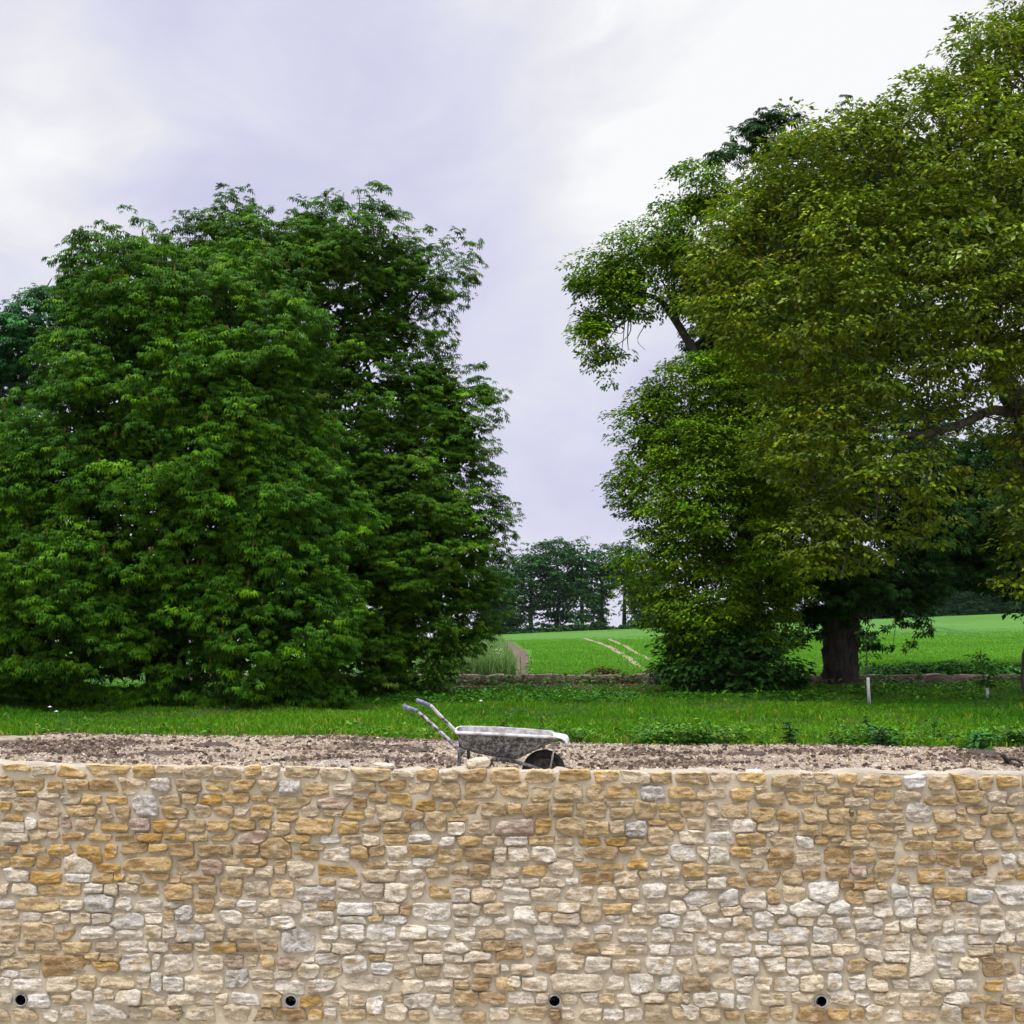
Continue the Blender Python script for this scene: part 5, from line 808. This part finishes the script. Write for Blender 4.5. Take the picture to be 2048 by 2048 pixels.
hedge('dark hedge along the field top, seen between the lime and the thick trunk', 1330, 1700, lambda p: 1222, 205, 952)
hedge('tall dark hedgerow on the skyline at the right', 1700, 2120, lambda p: 1160, 207, 953)

# ------------------------------------------------------------------ wheelbarrow
def zp(zx, zy, d): return at(750+zx/3.864, 1350+zy/3.864, d)     # read off the enlarged photograph
NEAR, MIDD, FARR = 10.66, 10.95, 11.24
m = M('splashed_paint'); n1 = m.noise(7, 6, .7); n2 = m.noise(26, 5, .75); n3 = m.noise(90, 3, .7)
c = m.ramp(n1, ((.35, (.032, .032, .032)), (.55, (.10, .10, .095)), (.7, (.20, .19, .18)))); c = m.mix(m.ramp(n2, ((.46, 0.0), (.60, .9))), c, (.44, .43, .395)); c = m.mix(.4, c, m.ramp(n3, ((.35, .5), (.65, 1.4))), 'MULTIPLY'); m.col(c); m.rough(.75, .3); m.bump(n2, .4, .005); TRAY = m.m
m = M('cement_crust'); n1 = m.noise(9, 6, .7); n2 = m.noise(40, 5, .7); c = m.ramp(n1, ((.36, (.26, .245, .225)), (.48, (.46, .45, .42)), (.66, (.64, .63, .60)))); c = m.mix(.5, c, m.ramp(n2, ((.3, .6), (.6, 1.15))), 'MULTIPLY'); m.col(c); m.rough(.9, .2); m.bump(n2, .6, .006); CRUST = m.m
m = M('worn_tube'); n1 = m.noise(9, 5, .7, sc=(1, 1, 1)); n2 = m.noise(60, 4, .7); c = m.ramp(n1, ((.46, (.035, .035, .04)), (.52, (.40, .37, .35)), (.64, (.60, .56, .53)))); c = m.mix(.4, c, m.ramp(n2, ((.35, .55), (.6, 1.15))), 'MULTIPLY'); m.col(c); m.rough(.7, .3); m.bump(n2, .4, .003); TUBE = m.m
m = M('frame_paint'); n1 = m.noise(14, 5, .7); c = m.ramp(n1, ((.4, (.05, .048, .045)), (.58, (.17, .16, .15)), (.7, (.34, .32, .30)))); m.col(c); m.rough(.7, .3); FRAME = m.m
GRIP = simple('grip_rubber', (.07, .08, .12), (.30, .31, .35), 22, .6, .4, .2, lo=.42, hi=.7); TYRE = simple('tyre_rubber', (.014, .014, .014), (.05, .048, .045), 12, .85, .25, .3); RIM = simple('dusty_rim', (.03, .028, .027), (.12, .11, .10), 20, .8, .3, .3); STRUT = simple('pale_strut', (.30, .28, .25), (.5, .48, .45), 20, .7, .3, .2)
wc = zp(1305, 755, MIDD)
WB = empty('wheelbarrow', (wc[0]-.4, MIDD, GB), 'old grey cement-splashed wheelbarrow standing on gravel behind the wall', 'wheelbarrow')
# tray: stations along its length (x) at each station a U section. rim z, half width, floor z, floor half width
def Xz(zx, d=NEAR): return zp(zx, 0, d)[0]
def Zz(zy, d=NEAR): return zp(0, zy, d)[2]
st = [  # x from the near side reading, rim row, floor row, rim half width, floor half width
 (640, 441, 470, .255, .235), (645, 441, 545, .275, .21), (680, 441, 566, .290, .19), (760, 443, 592, .300, .17), (850, 446, 613, .305, .16), (950, 450, 632, .308, .15), (1040, 455, 650, .308, .145),
 (1095, 459, 648, .305, .145), (1150, 462, 622, .300, .15), (1210, 466, 588, .292, .16), (1270, 470, 561, .280, .17), (1340, 475, 528, .262, .175), (1395, 480, 502, .24, .18)]
ns = 25; V = []; Vi = []
for (sx, sy, fy_, wr_, wf) in st:
    x = Xz(sx); zr_ = Zz(sy); zf = Zz(fy_, MIDD)
    for lst, off in ((V, 0), (Vi, .012)):
        for t in np.linspace(-1, 1, ns):
            a = abs(t); s_ = 1 if t > 0 else -1
            if a > .42:
                u = (a-.42)/.58; yy = (wf-off)+(wr_-wf)*(u**.8); zz = zf+off+(zr_-zf-off)*(u**1.15)
            else: u = a/.42; yy = (wf-off)*u; zz = zf+off+.012*u**3
            lst.append((x, MIDD-s_*yy, zz))
V = np.array(V); Vi = np.array(Vi); dn_ = .004*fbm(V*9, 88, 2)[:, None]*np.array([0, 1, 1]); V = V+dn_; Vi = Vi+dn_
nst = len(st)
# back panel and front panel close the shell
def closeend(Vx, k, xo):
    ring = Vx[k*ns:(k+1)*ns]; c0 = ring.mean(0); return ring, c0
mb = MB(); mb.add(V, gridF(ns, nst))
for k in (0, nst-1):
    ring = V[k*ns:(k+1)*ns]; half = ns//2; L_ = [ring]; cen = np.stack([ring[:, 0], MIDD+0*ring[:, 1], ring[:, 2]], 1); mb.add(np.concatenate([ring, cen]), gridF(ns, 2))
mb.build('tray', TRAY, WB)
mb = MB(); Vi2 = Vi.copy(); mb.add(Vi2, gridF(ns, nst)); mb.build('tray_lining', simple('tray_lining_dust', (.20, .18, .165), (.40, .37, .34), 14, .9, .2, .3), WB)
# rolled rim, following the tray edge all round, with the pouring lip at the front
nearedge = [np.array([Xz(s[0]), MIDD-s[3]-.004, Zz(s[1])]) for s in st]; faredge = [np.array([Xz(s[0]), MIDD+s[3]+.004, Zz(s[1])]) for s in st]
lipn = [np.array([Xz(1440), MIDD-.205, Zz(492)]), np.array([Xz(1478), MIDD-.13, Zz(497)])]; lipc = np.array([Xz(1492), MIDD, Zz(498)]); lipf = [np.array([p[0], 2*MIDD-p[1], p[2]]) for p in lipn[::-1]]
bkc = [np.array([Xz(625), MIDD+.17, Zz(440)]), np.array([Xz(618), MIDD, Zz(439)]), np.array([Xz(625), MIDD-.17, Zz(440)])]
loop = faredge[::-1]+bkc+nearedge
P = spline(loop, 110); 
# flat turned-out flange with a downward roll
T = norm(np.gradient(P, axis=0)); outw = norm(np.stack([-T[:, 1], T[:, 0], 0*T[:, 0]], 1)); cen = P.mean(0); sgn = np.sign(((P-cen)*outw).sum(1, keepdims=True)); outw *= sgn
fl_ = .017+.003*vnoise(P*8, 89); pf = [(-.35, .004), (0, .006), (.5, .006), (1.0, .0), (1.15, -.012), (1.0, -.022), (.85, -.014), (.4, -.004), (0, -.006), (-.3, -.012)]
V = np.concatenate([P+outw*(a*fl_)[:, None]+np.array([0, 0, b_]) for a, b_ in pf]); n_ = len(P); F4 = []
for k in range(len(pf)):
    k2 = (k+1) % len(pf); j = np.arange(n_-1); F4.append(np.stack([k*n_+j, k*n_+j+1, k2*n_+j+1, k2*n_+j], 1))
mb = MB(); mb.add(V, np.concatenate(F4)); 
# pouring lip plate: curls forward and down in front of the rim
ly = np.linspace(-.235, .235, 15); rows = []
for s_, (zx, zy) in enumerate([(1385, 478), (1420, 482), (1466, 482), (1498, 492), (1510, 512), (1502, 530), (1482, 542)]):
    arc = 1-(ly/.235)**2; xx = Xz(1385)+(Xz(zx)-Xz(1385))*(.62+.38*np.sqrt(np.clip(arc+.12, 0, 1))) if s_ else np.full(15, Xz(1385)); rows.append(np.stack([xx, MIDD+ly*(1+.03*s_), np.full(15, Zz(zy))+(0 if s_ == 0 else -.034*(1-arc)*min(1, s_/4))+.003*np.sin(ly*40)], 1))
R_ = np.concatenate(rows); mb.add(R_, gridF(15, 7)); mb.add(R_-np.array([.003, 0, .006]), gridF(15, 7)); mb.build('rim', CRUST, WB)
# handles (each a bent tube that runs down to the leg), grips
for side, d, pts, gpts, foot in (('n', NEAR, [(300, 268), (330, 285), (400, 345), (500, 437), (600, 530), (648, 580)], [(214, 236), (262, 258), (322, 280)], (637, 790)), ('f', FARR, None, None, None)):
    if side == 'n':
        hp = [zp(a, b_, NEAR-.0) for a, b_ in pts]; gp = [zp(a, b_, NEAR) for a, b_ in gpts]
        leg_ = [zp(648, 570, NEAR), zp(652, 640, NEAR), np.array([zp(640, 0, NEAR)[0], NEAR, GB-.0])]
    else:
        hp = [zp(a, b_, FARR) for a, b_ in [(412, 232), (440, 246), (500, 310), (560, 370), (612, 425), (690, 520)]]; gp = [zp(a, b_, FARR) for a, b_ in [(319, 196), (368, 213), (424, 238)]]
        leg_ = [zp(700, 540, FARR), zp(722, 600, FARR), np.array([zp(720, 0, FARR)[0], FARR, GB])]
    mb = MB(); mb.add(*tube(spline(hp, 26), .0165, 14, .05, 3)); mb.build('handle', TUBE, WB)
    mb = MB(); p = spline(gp, 14); mb.add(*tube(p, .0215+.0015*np.sin(np.arange(len(p))*2.0), 14)); mb.build('grip', GRIP, WB)
    mb = MB(); mb.add(*tube(spline(leg_, 12), .0165, 12, .05, 4)); mb.build('leg', FRAME, WB)
# lower frame tubes from the legs forward, hooked up over and down to the axle
for d, lab in ((NEAR+.07, 'n'), (FARR-.07, 'f')):
    q = [zp(868, 0, d)*[1, 1, 0]+[0, 0, GB+.03], zp(878, 712, d), zp(900, 665, d), zp(950, 646, d), zp(1060, 665, d), zp(1160, 690, d), zp(1262, 724, d), zp(1318, 748, d)] if lab == 'n' else [zp(868, 0, d)*[1, 1, 0]+[0, 0, GB+.03], zp(885, 700, d), zp(905, 660, d), zp(960, 650, d), zp(1060, 668, d), zp(1160, 690, d), zp(1262, 722, d), zp(1318, 748, d)]
    mb = MB(); mb.add(*tube(spline(q, 30), .0165, 12, .06, 5)); q2 = [np.array([zp(640, 0, d)[0], d, GB+.02]), np.array([zp(760, 0, d)[0], d, GB+.018]), q[0]]; mb.add(*tube(spline(q2, 8), .0165, 10)); mb.build('frame_rail', FRAME, WB)
# knuckle bolts/bracket on the near rail, gusset plate at the back corner
def box(mb, c, s, c_=(1, 1, 1)):
    B = np.array([(x, y, z) for x in (-1, 1) for y in (-1, 1) for z in (-1, 1)])*np.array(s)/2+c; mb.add(B, np.array([(0, 1, 3, 2), (4, 6, 7, 5), (0, 4, 5, 1), (2, 3, 7, 6), (0, 2, 6, 4), (1, 5, 7, 3)]), None, c_)
for d_ in (NEAR+.06, FARR-.06):
    mb = MB(); box(mb, zp(1062, 662, d_), (.045, .05, .03)); mb.build('bracket', FRAME, WB, smooth=False)
mb = MB()
for d in (NEAR+.006, FARR-.006):
    tri = [zp(650, 560, d), zp(705, 585, d), zp(662, 640, d), zp(650, 560, d+.006), zp(705, 585, d+.006), zp(662, 640, d+.006)]; mb.add(tri, [(0, 1, 4, 3), (1, 2, 5, 4), (2, 0, 3, 5)], [(0, 2, 1), (3, 4, 5)])
p = zp(670, 600, NEAR); mb.add(*tube([np.array([p[0], NEAR, p[2]]), np.array([p[0], FARR, p[2]])], .012, 10)); mb.build('cross_brace', FRAME, WB)
for d in (NEAR+.1, FARR-.1):
    mb = MB(); a_ = zp(1393, 520, d); b_ = zp(1350, 742, d); mb.add(*tube([a_, (a_+b_)/2, b_], .009, 8)); mb.build('strut', STRUT, WB)
# wheel
def lathe(prof, c, n=64, mb=None, treads=0):
    th = np.arange(n)/n*2*math.pi; V = np.concatenate([np.stack([c[0]+np.cos(th)*(r_+(treads*((np.arange(n) % 2)*2-1) if abs(y_) < .02 and r_ > .19 else 0)), c[1]+y_+0*th, c[2]+np.sin(th)*r_], 1) for r_, y_ in prof]); m_ = len(prof); ii, jj = np.meshgrid(np.arange(m_-1), np.arange(n), indexing='ij'); ii = ii.ravel(); jj = jj.ravel(); kk = (jj+1) % n
    mb.add(V, np.stack([ii*n+jj, ii*n+kk, (ii+1)*n+kk, (ii+1)*n+jj], 1))
RW = 170/3.864*MIDD/F; wc = np.array([wc[0], MIDD, GB+RW+.002]); wh = empty('wheel', (0, 0, 0), None, None); wh.parent = WB; wh.location = (wc[0]-WB.location[0], 0, wc[2]-WB.location[2])
ty_ = [(RW-.075+.0*a, 0) for a in (0,)]; tc_r = .043; prof = [(RW-tc_r+tc_r*math.cos(a), tc_r*1.0*math.sin(a)) for a in np.linspace(-math.pi, math.pi, 25)]
mb = MB(); lathe(prof, wc, 72, mb); mb.build('tyre', TYRE, wh)
mb = MB(); R1 = RW-.078; lathe([(R1+.005, -.034), (R1-.004, -.036), (R1-.012, -.024), (.055, -.018), (.05, -.03), (.022, -.034), (.0, -.034)], wc, 40, mb); lathe([(R1+.005, .034), (R1-.004, .036), (R1-.012, .024), (.055, .018), (.05, .03), (.022, .034), (.0, .034)], wc, 40, mb); mb.add(*tube([wc-[0, .22, 0], wc, wc+[0, .22, 0]], .010, 10)); mb.build('rim', RIM, wh)
# moss tuft seen under the tray
x = np.array([zp(940, 0, 11.6)[0]+v for v in np.random.default_rng(5).normal(0, .05, 40)]); y = 11.75+np.random.default_rng(6).normal(0, .06, 40)
t = tag(grass_obj('weed_clump', [leafpatch(x, y, gz(x, y), .04+0*x, .6, np.tile([[.12, .22, .02]], (40, 1)), 24, 99, .03+0*x, .12+0*x)], LEAF), 'bright green weed clump on the gravel seen beneath the wheelbarrow frame', 'weed')

# ------------------------------------------------------------------ damp air: far trees fade a little
V = np.array([(x, y, z) for x in (-470, 470) for y in (-70, 560) for z in (-16, 34)], float)
hm = bpy.data.materials.new('haze'); hm.use_nodes = True; ht = hm.node_tree; ht.nodes.clear(); ho = ht.nodes.new('ShaderNodeOutputMaterial'); hv = ht.nodes.new('ShaderNodeVolumePrincipled')
hv.inputs['Color'].default_value = (.86, .90, 1.0, 1); hv.inputs['Density'].default_value = HAZE; hv.inputs['Anisotropy'].default_value = .2; ht.links.new(hv.outputs[0], ho.inputs['Volume'])
tag(mesh_np('haze', V, np.array([(0, 1, 3, 2), (4, 6, 7, 5), (0, 4, 5, 1), (2, 3, 7, 6), (0, 2, 6, 4), (1, 5, 7, 3)]), hm, smooth=False), kind='stuff')
